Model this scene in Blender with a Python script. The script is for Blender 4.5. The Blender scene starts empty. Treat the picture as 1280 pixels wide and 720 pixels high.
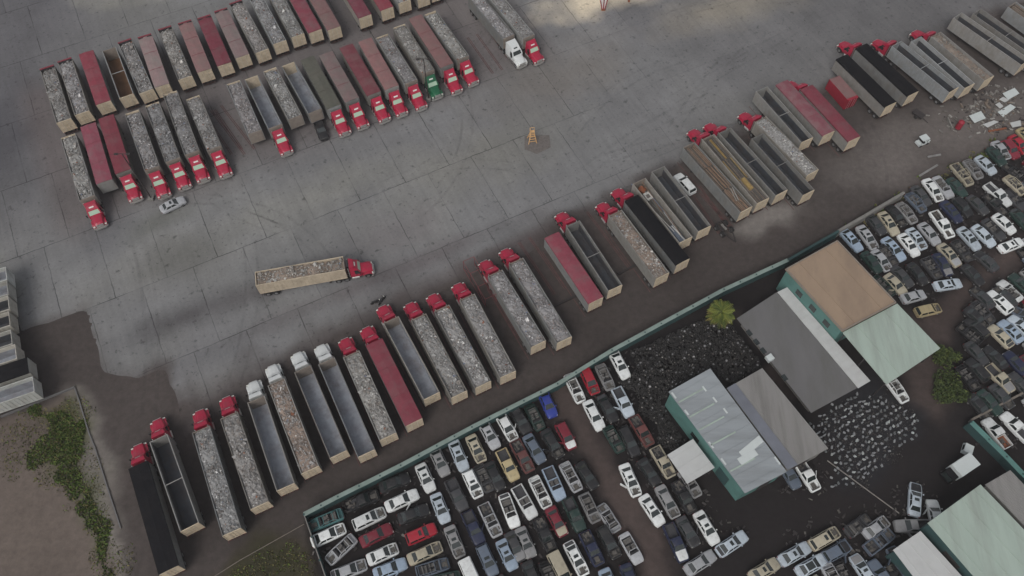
import bpy, math, random
import numpy as np
from mathutils import Vector, Matrix
R=math.radians
random.seed(5)
scene=bpy.context.scene
C=scene.collection
# ---------------------------------------------------------------- camera, light, exposure
cam_d=bpy.data.cameras.new('camera'); cam=bpy.data.objects.new('camera',cam_d); C.objects.link(cam)
cam.location=(0,0,115); cam.rotation_euler=(R(29.5),0,0)
cam_d.sensor_fit='HORIZONTAL'; cam_d.sensor_width=36; cam_d.lens=36*1000/1280
cam_d.clip_start=1; cam_d.clip_end=3000
scene.camera=cam
SUN_EL,SUN_AZ=48,205      # azimuth measured clockwise from +Y (north): light comes from the south-south-west
w=bpy.data.worlds.new('World'); scene.world=w; w.use_nodes=True
nt=w.node_tree; nt.nodes.clear()
sky=nt.nodes.new('ShaderNodeTexSky'); sky.sky_type='NISHITA'; sky.sun_disc=False
sky.sun_elevation=R(SUN_EL); sky.sun_rotation=R(SUN_AZ); sky.dust_density=4; sky.air_density=1.2; sky.ozone_density=1.0
hs=nt.nodes.new('ShaderNodeHueSaturation'); hs.inputs['Saturation'].default_value=.25
bg=nt.nodes.new('ShaderNodeBackground'); bg.inputs['Strength'].default_value=.10
wo=nt.nodes.new('ShaderNodeOutputWorld')
nt.links.new(sky.outputs[0],hs.inputs['Color']); nt.links.new(hs.outputs[0],bg.inputs[0]); nt.links.new(bg.outputs[0],wo.inputs[0])
sl=bpy.data.lights.new('sun','SUN'); sl.energy=1.0; sl.angle=R(28); sl.color=(1,.95,.88)
so=bpy.data.objects.new('sun',sl); C.objects.link(so)
d=Vector((math.sin(R(SUN_AZ))*math.cos(R(SUN_EL)),math.cos(R(SUN_AZ))*math.cos(R(SUN_EL)),math.sin(R(SUN_EL))))
so.rotation_euler=d.to_track_quat('Z','Y').to_euler()
scene.view_settings.view_transform='Standard'; scene.view_settings.look='None'
scene.view_settings.exposure=0.14; scene.view_settings.gamma=1; scene.view_settings.use_curve_mapping=False
HAZE=.00022
# ---------------------------------------------------------------- surveyed positions (metres)
TRAILERS=[('scrap', [-84.37, 103.98], 2.0445, 14.48, None, 1, 'grey trailer heaped with scrap, first from left in upper back row', '', 'grey mixed scrap heap in the trailer first from left in upper back row', 'A'),
('scrap', [-81.55, 105.85], 2.0451, 14.55, None, 1, 'grey trailer heaped with scrap, second from left in upper back row', '', 'grey mixed scrap heap in the trailer second from left in upper back row', 'A'),
('red', [-78.21, 108.18], 2.044, 14.39, None, 0, 'trailer under a red tarp, third from left in upper back row', '', ' in the trailer third from left in upper back row', 'A'),
('empty_rust', [-74.22, 109.48], 2.0467, 13.47, None, 0, 'empty trailer with rusty floor, fourth from left in upper back row', '', ' in the trailer fourth from left in upper back row', 'A'),
('scrap', [-71.2, 110.98], 2.0709, 14.51, None, 1, 'grey trailer heaped with scrap, fifth from left in upper back row', '', 'grey mixed scrap heap in the trailer fifth from left in upper back row', 'A'),
('pink', [-68.11, 112.33], 2.0133, 14.08, None, 1, 'trailer under a faded pink tarp, sixth from left in upper back row', '', ' in the trailer sixth from left in upper back row', 'A'),
('scrap', [-64.46, 114.42], 2.0376, 14.44, None, 1, 'grey trailer heaped with scrap, seventh from left in upper back row', '', 'grey mixed scrap heap in the trailer seventh from left in upper back row', 'A'),
('pink', [-61.03, 116.13], 2.0236, 14.21, None, 1, 'trailer under a faded pink tarp, eighth from left in upper back row', '', ' in the trailer eighth from left in upper back row', 'A'),
('red', [-57.53, 117.66], 2.0275, 13.97, None, 1, 'trailer under a red tarp, ninth from left in upper back row', '', ' in the trailer ninth from left in upper back row', 'A'),
('pink', [-54.53, 119.68], 2.04, 13.92, None, 1, 'trailer under a faded pink tarp, tenth from left in upper back row', '', ' in the trailer tenth from left in upper back row', 'A'),
('scrap', [-51.49, 121.55], 2.0708, 15.07, None, 1, 'grey trailer heaped with scrap, eleventh from left in upper back row', '', 'grey mixed scrap heap in the trailer eleventh from left in upper back row', 'A'),
('scrap', [-48.11, 123.54], 2.0508, 14.2, None, 1, 'grey trailer heaped with scrap, twelfth from left in upper back row', '', 'grey mixed scrap heap in the trailer twelfth from left in upper back row', 'A'),
('scrap', [-44.88, 125.37], 2.0508, 14.2, None, 1, 'grey trailer heaped with scrap, thirteenth from left in upper back row', '', 'grey mixed scrap heap in the trailer thirteenth from left in upper back row', 'A'),
('red', [-41.61, 126.51], 2.0508, 14.2, None, 0, 'trailer under a red tarp, fourteenth from left in upper back row', '', ' in the trailer fourteenth from left in upper back row', 'A'),
('pink', [-38.03, 127.27], 2.0508, 14.2, None, 0, 'trailer under a faded pink tarp, fifteenth from left in upper back row', '', ' in the trailer fifteenth from left in upper back row', 'A'),
('red', [-32.27, 130.61], 2.0508, 14.2, None, 0, 'trailer under a red tarp, sixteenth from left in upper back row', '', ' in the trailer sixteenth from left in upper back row', 'A'),
('red', [-28.1, 132.75], 2.0508, 14.2, None, 0, 'trailer under a red tarp, seventeenth from left in upper back row', '', ' in the trailer seventeenth from left in upper back row', 'A'),
('scrap', [-24.79, 134.88], 2.0508, 14.2, None, 0, 'grey trailer heaped with scrap, eighteenth from left in upper back row', '', 'grey mixed scrap heap in the trailer eighteenth from left in upper back row', 'A'),
('scrap', [-21.12, 136.5], 2.0508, 14.2, None, 0, 'grey trailer heaped with scrap, nineteenth from left in upper back row', '', 'grey mixed scrap heap in the trailer nineteenth from left in upper back row', 'A'),
('scrap', [-18.46, 138.14], 2.0508, 14.2, None, 0, 'grey trailer heaped with scrap, twentieth from left in upper back row', '', 'grey mixed scrap heap in the trailer twentieth from left in upper back row', 'A'),
('scrap', [-15.14, 140.03], 2.0508, 14.2, None, 0, 'grey trailer heaped with scrap, twenty-first from left in upper back row', '', 'grey mixed scrap heap in the trailer twenty-first from left in upper back row', 'A'),
('scrap', [-75.83, 87.2], -1.0977, 15.27, 'red', 0, 'grey trailer heaped with scrap, first from left in upper front row', 'red truck tractor coupled to the trailer first from left in upper front row', 'grey mixed scrap heap in the trailer first from left in upper front row', 'B'),
('red', [-73.33, 90.19], -1.1219, 14.21, None, 0, 'trailer under a red tarp, second from left in upper front row', '', ' in the trailer second from left in upper front row', 'B'),
('red', [-70.56, 92.21], -1.1139, 13.96, 'red', 0, 'trailer under a red tarp, third from left in upper front row', 'red truck tractor coupled to the trailer third from left in upper front row', ' in the trailer third from left in upper front row', 'B'),
('scrap', [-65.94, 93.17], -1.1042, 14.45, 'red', 0, 'grey trailer heaped with scrap, fourth from left in upper front row', 'red truck tractor coupled to the trailer fourth from left in upper front row', 'grey mixed scrap heap in the trailer fourth from left in upper front row', 'B'),
('scrap', [-62.72, 95.06], -1.1049, 14.51, 'red', 0, 'grey trailer heaped with scrap, fifth from left in upper front row', 'red truck tractor coupled to the trailer fifth from left in upper front row', 'grey mixed scrap heap in the trailer fifth from left in upper front row', 'B'),
('scrap', [-59.83, 97.23], -1.1187, 15.67, 'red', 0, 'grey trailer heaped with scrap, sixth from left in upper front row', 'red truck tractor coupled to the trailer sixth from left in upper front row', 'grey mixed scrap heap in the trailer sixth from left in upper front row', 'B'),
('scrap', [-55.77, 97.18], -1.0966, 13.4, 'red', 0, 'grey trailer heaped with scrap, seventh from left in upper front row', 'red truck tractor coupled to the trailer seventh from left in upper front row', 'grey mixed scrap heap in the trailer seventh from left in upper front row', 'B'),
('scrap', [-49.04, 100.84], -1.1142, 13.4, None, 0, 'grey trailer heaped with scrap, eighth from left in upper front row', '', 'grey mixed scrap heap in the trailer eighth from left in upper front row', 'B'),
('empty', [-45.73, 102.15], -1.0874, 13.4, 'red', 0, 'empty open trailer with blue-grey floor, ninth from left in upper front row', 'red truck tractor coupled to the trailer ninth from left in upper front row', ' in the trailer ninth from left in upper front row', 'B'),
('scrap', [-42.5, 104.24], -1.0764, 13.4, None, 0, 'grey trailer heaped with scrap, tenth from left in upper front row', '', 'grey mixed scrap heap in the trailer tenth from left in upper front row', 'B'),
('empty', [-39.17, 105.67], -1.0622, 13.4, None, 0, 'empty open trailer with blue-grey floor, eleventh from left in upper front row', '', ' in the trailer eleventh from left in upper front row', 'B'),
('green', [-35.76, 106.94], -1.0889, 13.93, 'red', 0, 'trailer under a grey-green tarp, twelfth from left in upper front row', 'red truck tractor coupled to the trailer twelfth from left in upper front row', ' in the trailer twelfth from left in upper front row', 'B'),
('pink', [-32.47, 108.34], -1.0873, 13.4, 'red', 0, 'trailer under a faded pink tarp, thirteenth from left in upper front row', 'red truck tractor coupled to the trailer thirteenth from left in upper front row', ' in the trailer thirteenth from left in upper front row', 'B'),
('darkpink', [-28.71, 110.13], -1.0889, 13.87, 'red', 0, 'trailer under a dusty dark pink tarp, fourteenth from left in upper front row', 'red truck tractor coupled to the trailer fourteenth from left in upper front row', ' in the trailer fourteenth from left in upper front row', 'B'),
('pink', [-25.37, 111.68], -1.1093, 13.87, 'red', 0, 'trailer under a faded pink tarp, fifteenth from left in upper front row', 'red truck tractor coupled to the trailer fifteenth from left in upper front row', ' in the trailer fifteenth from left in upper front row', 'B'),
('scrap', [-22.03, 112.97], -1.0822, 13.59, 'red', 0, 'grey trailer heaped with scrap, sixteenth from left in upper front row', 'red truck tractor coupled to the trailer sixteenth from left in upper front row', 'grey mixed scrap heap in the trailer sixteenth from left in upper front row', 'B'),
('scrap', [-18.95, 115.6], -1.0945, 13.74, 'green', 0, 'grey trailer heaped with scrap, seventeenth from left in upper front row', 'green truck tractor coupled to the trailer seventeenth from left in upper front row', 'grey mixed scrap heap in the trailer seventeenth from left in upper front row', 'B'),
('pink', [-15.7, 117.65], -1.0935, 14.89, 'red', 0, 'trailer under a faded pink tarp, eighteenth from left in upper front row', 'red truck tractor coupled to the trailer eighteenth from left in upper front row', ' in the trailer eighteenth from left in upper front row', 'B'),
('scrap', [-12.78, 119.25], -1.0581, 14.09, 'red', 0, 'grey trailer heaped with scrap, nineteenth from left in upper front row', 'red truck tractor coupled to the trailer nineteenth from left in upper front row', 'grey mixed scrap heap in the trailer nineteenth from left in upper front row', 'B'),
('scrap', [-4.17, 124.71], -1.0332, 13.88, 'white', 0, 'grey trailer heaped with scrap, twentieth from left in upper front row', 'white truck tractor coupled to the trailer twentieth from left in upper front row', 'grey mixed scrap heap in the trailer twentieth from left in upper front row', 'B'),
('scrap', [-0.39, 125.06], -1.047, 14.57, 'red', 0, 'grey trailer heaped with scrap, twenty-first from left in upper front row', 'red truck tractor coupled to the trailer twenty-first from left in upper front row', 'grey mixed scrap heap in the trailer twenty-first from left in upper front row', 'B'),
('black', [-49.3, 26.85], 2.047, 16.12, 'red', 0, 'trailer under a black tarp, first from left in long diagonal row', 'red truck tractor coupled to the trailer first from left in long diagonal row', ' in the trailer first from left in long diagonal row', 'C'),
('empty_dark', [-47.46, 31.64], 2.077, 14.45, 'red', 0, 'empty open trailer with dark floor, second from left in long diagonal row', 'red truck tractor coupled to the trailer second from left in long diagonal row', ' in the trailer second from left in long diagonal row', 'C'),
('scrap', [-41.6, 31.98], 2.0167, 16.2, 'red', 0, 'grey trailer heaped with scrap, third from left in long diagonal row', 'red truck tractor coupled to the trailer third from left in long diagonal row', 'grey mixed scrap heap in the trailer third from left in long diagonal row', 'C'),
('scrap', [-38.15, 34.84], 2.0318, 14.7, 'red', 0, 'grey trailer heaped with scrap, fourth from left in long diagonal row', 'red truck tractor coupled to the trailer fourth from left in long diagonal row', 'grey mixed scrap heap in the trailer fourth from left in long diagonal row', 'C'),
('empty', [-34.74, 37.37], 2.0129, 14.49, 'white', 0, 'empty open trailer with blue-grey floor, fifth from left in long diagonal row', 'white truck tractor coupled to the trailer fifth from left in long diagonal row', ' in the trailer fifth from left in long diagonal row', 'C'),
('scrap_brown', [-31.9, 39.96], 2.0376, 14.99, 'white', 0, 'trailer heaped with brown scrap, sixth from left in long diagonal row', 'white truck tractor coupled to the trailer sixth from left in long diagonal row', 'brown scrap heap in the trailer sixth from left in long diagonal row', 'C'),
('empty', [-28.18, 42.17], 2.0471, 14.93, 'white', 0, 'empty open trailer with blue-grey floor, seventh from left in long diagonal row', 'white truck tractor coupled to the trailer seventh from left in long diagonal row', ' in the trailer seventh from left in long diagonal row', 'C'),
('empty', [-24.46, 42.88], 2.0414, 16.2, 'white', 0, 'empty open trailer with blue-grey floor, eighth from left in long diagonal row', 'white truck tractor coupled to the trailer eighth from left in long diagonal row', ' in the trailer eighth from left in long diagonal row', 'C'),
('scrap', [-21.19, 44.7], 2.0375, 14.68, 'red', 0, 'grey trailer heaped with scrap, ninth from left in long diagonal row', 'red truck tractor coupled to the trailer ninth from left in long diagonal row', 'grey mixed scrap heap in the trailer ninth from left in long diagonal row', 'C'),
('red', [-17.73, 46.8], 2.0617, 14.69, 'red', 0, 'trailer under a red tarp, tenth from left in long diagonal row', 'red truck tractor coupled to the trailer tenth from left in long diagonal row', ' in the trailer tenth from left in long diagonal row', 'C'),
('empty', [-15.4, 50.78], 2.0735, 14.51, 'red', 0, 'empty open trailer with blue-grey floor, eleventh from left in long diagonal row', 'red truck tractor coupled to the trailer eleventh from left in long diagonal row', ' in the trailer eleventh from left in long diagonal row', 'C'),
('scrap', [-11.24, 51.15], 2.0524, 14.62, 'red', 0, 'grey trailer heaped with scrap, twelfth from left in long diagonal row', 'red truck tractor coupled to the trailer twelfth from left in long diagonal row', 'grey mixed scrap heap in the trailer twelfth from left in long diagonal row', 'C'),
('scrap', [-7.69, 52.7], 2.05, 14.63, 'red', 0, 'grey trailer heaped with scrap, thirteenth from left in long diagonal row', 'red truck tractor coupled to the trailer thirteenth from left in long diagonal row', 'grey mixed scrap heap in the trailer thirteenth from left in long diagonal row', 'C'),
('scrap', [-3.86, 54.54], 2.0264, 14.82, 'red', 0, 'grey trailer heaped with scrap, fourteenth from left in long diagonal row', 'red truck tractor coupled to the trailer fourteenth from left in long diagonal row', 'grey mixed scrap heap in the trailer fourteenth from left in long diagonal row', 'C'),
('scrap', [0.66, 59.27], 2.0619, 14.38, 'red', 0, 'grey trailer heaped with scrap, fifteenth from left in long diagonal row', 'red truck tractor coupled to the trailer fifteenth from left in long diagonal row', 'grey mixed scrap heap in the trailer fifteenth from left in long diagonal row', 'C'),
('scrap', [4.35, 60.75], 2.0497, 16.07, 'red', 0, 'grey trailer heaped with scrap, sixteenth from left in long diagonal row', 'red truck tractor coupled to the trailer sixteenth from left in long diagonal row', 'grey mixed scrap heap in the trailer sixteenth from left in long diagonal row', 'C'),
('red', [9.91, 66.68], 2.0669, 14.1, None, 0, 'trailer under a red tarp, seventeenth from left in long diagonal row', '', ' in the trailer seventeenth from left in long diagonal row', 'C'),
('empty_dark', [13.31, 69.02], 2.0392, 13.94, 'red', 0, 'empty open trailer with dark floor, eighteenth from left in long diagonal row', 'red truck tractor coupled to the trailer eighteenth from left in long diagonal row', ' in the trailer eighteenth from left in long diagonal row', 'C'),
('scrap_brown', [20.78, 71.18], 2.0751, 14.08, 'red', 0, 'trailer heaped with brown scrap, nineteenth from left in long diagonal row', 'red truck tractor coupled to the trailer nineteenth from left in long diagonal row', 'brown scrap heap in the trailer nineteenth from left in long diagonal row', 'C'),
('black', [24.04, 74.03], 2.0975, 14.79, 'red', 0, 'trailer under a black tarp, twentieth from left in long diagonal row', 'red truck tractor coupled to the trailer twentieth from left in long diagonal row', ' in the trailer twentieth from left in long diagonal row', 'C'),
('junk', [25.29, 77.97], 2.0792, 13.87, None, 0, 'open trailer holding loose pipes and junk, twenty-first from left in long diagonal row', '', 'loose pipes and junk in the trailer twenty-first from left in long diagonal row', 'C'),
('empty_dark', [28.73, 80.38], 2.0579, 14.17, None, 0, 'empty open trailer with dark floor, twenty-second from left in long diagonal row', '', ' in the trailer twenty-second from left in long diagonal row', 'C'),
('strips', [35.43, 84.99], 2.1042, 16.2, None, 0, 'open trailer filled with long rusty beams, twenty-third from left in long diagonal row', '', 'long rusty beams in the trailer twenty-third from left in long diagonal row', 'C'),
('yellow', [38.82, 86.82], 2.072, 15.95, 'red', 0, 'open trailer filled with yellow beams, twenty-fourth from left in long diagonal row', 'red truck tractor coupled to the trailer twenty-fourth from left in long diagonal row', 'yellow beams in the trailer twenty-fourth from left in long diagonal row', 'C'),
('empty_dark', [42.13, 88.39], 2.0911, 15.9, 'red', 0, 'empty open trailer with dark floor, twenty-fifth from left in long diagonal row', 'red truck tractor coupled to the trailer twenty-fifth from left in long diagonal row', ' in the trailer twenty-fifth from left in long diagonal row', 'C'),
('empty_dark', [47.24, 87.75], 2.0739, 14.27, None, 0, 'empty open trailer with dark floor, twenty-sixth from left in long diagonal row', '', ' in the trailer twenty-sixth from left in long diagonal row', 'C'),
('scrap_pale', [48.6, 91.88], 2.111, 14.07, 'red', 0, 'trailer heaped with pale scrap, twenty-seventh from left in long diagonal row', 'red truck tractor coupled to the trailer twenty-seventh from left in long diagonal row', 'pale scrap heap in the trailer twenty-seventh from left in long diagonal row', 'C'),
('empty_dark', [49.44, 99.17], 2.0443, 13.7, None, 0, 'empty open trailer with dark floor, twenty-eighth from left in long diagonal row', '', ' in the trailer twenty-eighth from left in long diagonal row', 'C'),
('darkpink', [53.49, 100.71], 2.0501, 13.88, None, 0, 'trailer under a dusty dark pink tarp, twenty-ninth from left in long diagonal row', '', ' in the trailer twenty-ninth from left in long diagonal row', 'C'),
('red', [57.85, 99.46], 2.0409, 13.92, 'red', 0, 'trailer under a red tarp, thirtieth from left in long diagonal row', 'red truck tractor coupled to the trailer thirtieth from left in long diagonal row', ' in the trailer thirtieth from left in long diagonal row', 'C'),
('black', [66.1, 107.39], 2.0685, 13.74, None, 0, 'trailer under a black tarp, first from left in upper right row', '', ' in the trailer first from left in upper right row', 'D'),
('black', [70.66, 110.16], 2.0857, 14.11, 'red', 0, 'trailer under a black tarp, second from left in upper right row', 'red truck tractor coupled to the trailer second from left in upper right row', ' in the trailer second from left in upper right row', 'D'),
('empty', [78.02, 110.96], 2.1501, 14.3, 'red', 0, 'empty open trailer with blue-grey floor, third from left in upper right row', 'red truck tractor coupled to the trailer third from left in upper right row', ' in the trailer third from left in upper right row', 'D'),
('empty', [81.64, 112.06], 2.0887, 14.02, None, 0, 'empty open trailer with blue-grey floor, fourth from left in upper right row', '', ' in the trailer fourth from left in upper right row', 'D'),
('brown', [85.81, 113.65], 2.1118, 13.5, 'red', 0, 'trailer filled with brown earth-like scrap, fifth from left in upper right row', 'red truck tractor coupled to the trailer fifth from left in upper right row', 'flat brown scrap in the trailer fifth from left in upper right row', 'D'),
('empty', [92.7, 118.34], 2.208, 15.86, None, 0, 'empty open trailer with blue-grey floor, sixth from left in upper right row', '', ' in the trailer sixth from left in upper right row', 'D'),
('empty', [96.61, 119.63], 2.1954, 15.3, None, 0, 'empty open trailer with blue-grey floor, seventh from left in upper right row', '', ' in the trailer seventh from left in upper right row', 'D'),
('strips_grey', [103.93, 121.55], 2.1662, 15.05, None, 0, 'open trailer filled with grey bars, eighth from left in upper right row', '', 'long grey bars in the trailer eighth from left in upper right row', 'D'),
('empty', [-88.11, 62.78], 0.3923, 14.4, None, 0, 'empty open trailer with blue-grey floor, first from top in left edge row', '', ' in the trailer first from top in left edge row', 'E'),
('empty', [-87.08, 60.13], 0.3923, 14.4, None, 0, 'empty open trailer with blue-grey floor, second from top in left edge row', '', ' in the trailer second from top in left edge row', 'E'),
('empty_dark', [-86.06, 57.44], 0.3923, 14.4, None, 0, 'empty open trailer with dark floor, third from top in left edge row', '', ' in the trailer third from top in left edge row', 'E'),
('empty_dark', [-85.06, 54.6], 0.3923, 14.4, None, 0, 'empty open trailer with dark floor, fourth from top in left edge row', '', ' in the trailer fourth from top in left edge row', 'E'),
('empty_dark', [-83.77, 51.43], 0.3923, 14.4, None, 0, 'empty open trailer with dark floor, fifth from top in left edge row', '', ' in the trailer fifth from top in left edge row', 'E'),
('empty', [-82.33, 48.94], 0.3923, 14.4, None, 0, 'empty open trailer with blue-grey floor, sixth from top in left edge row', '', ' in the trailer sixth from top in left edge row', 'E'),
('black', [-79.78, 46.71], 0.3923, 14.4, None, 0, 'trailer under a black tarp, seventh from top in left edge row', '', ' in the trailer seventh from top in left edge row', 'E'),
('empty', [-78.07, 43.58], 0.3923, 14.4, None, 0, 'empty open trailer with blue-grey floor, eighth from top in left edge row', '', ' in the trailer eighth from top in left edge row', 'E'),
('scrap_brown', [-34.21, 65.98], 0.2098, 14.2, 'red', 0, 'trailer heaped with brown scrap, alone in the open yard', 'red truck tractor hauling the scrap trailer alone across the open yard', 'brown scrap heap filling the trailer that stands alone in the open yard', 'M')]
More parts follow.
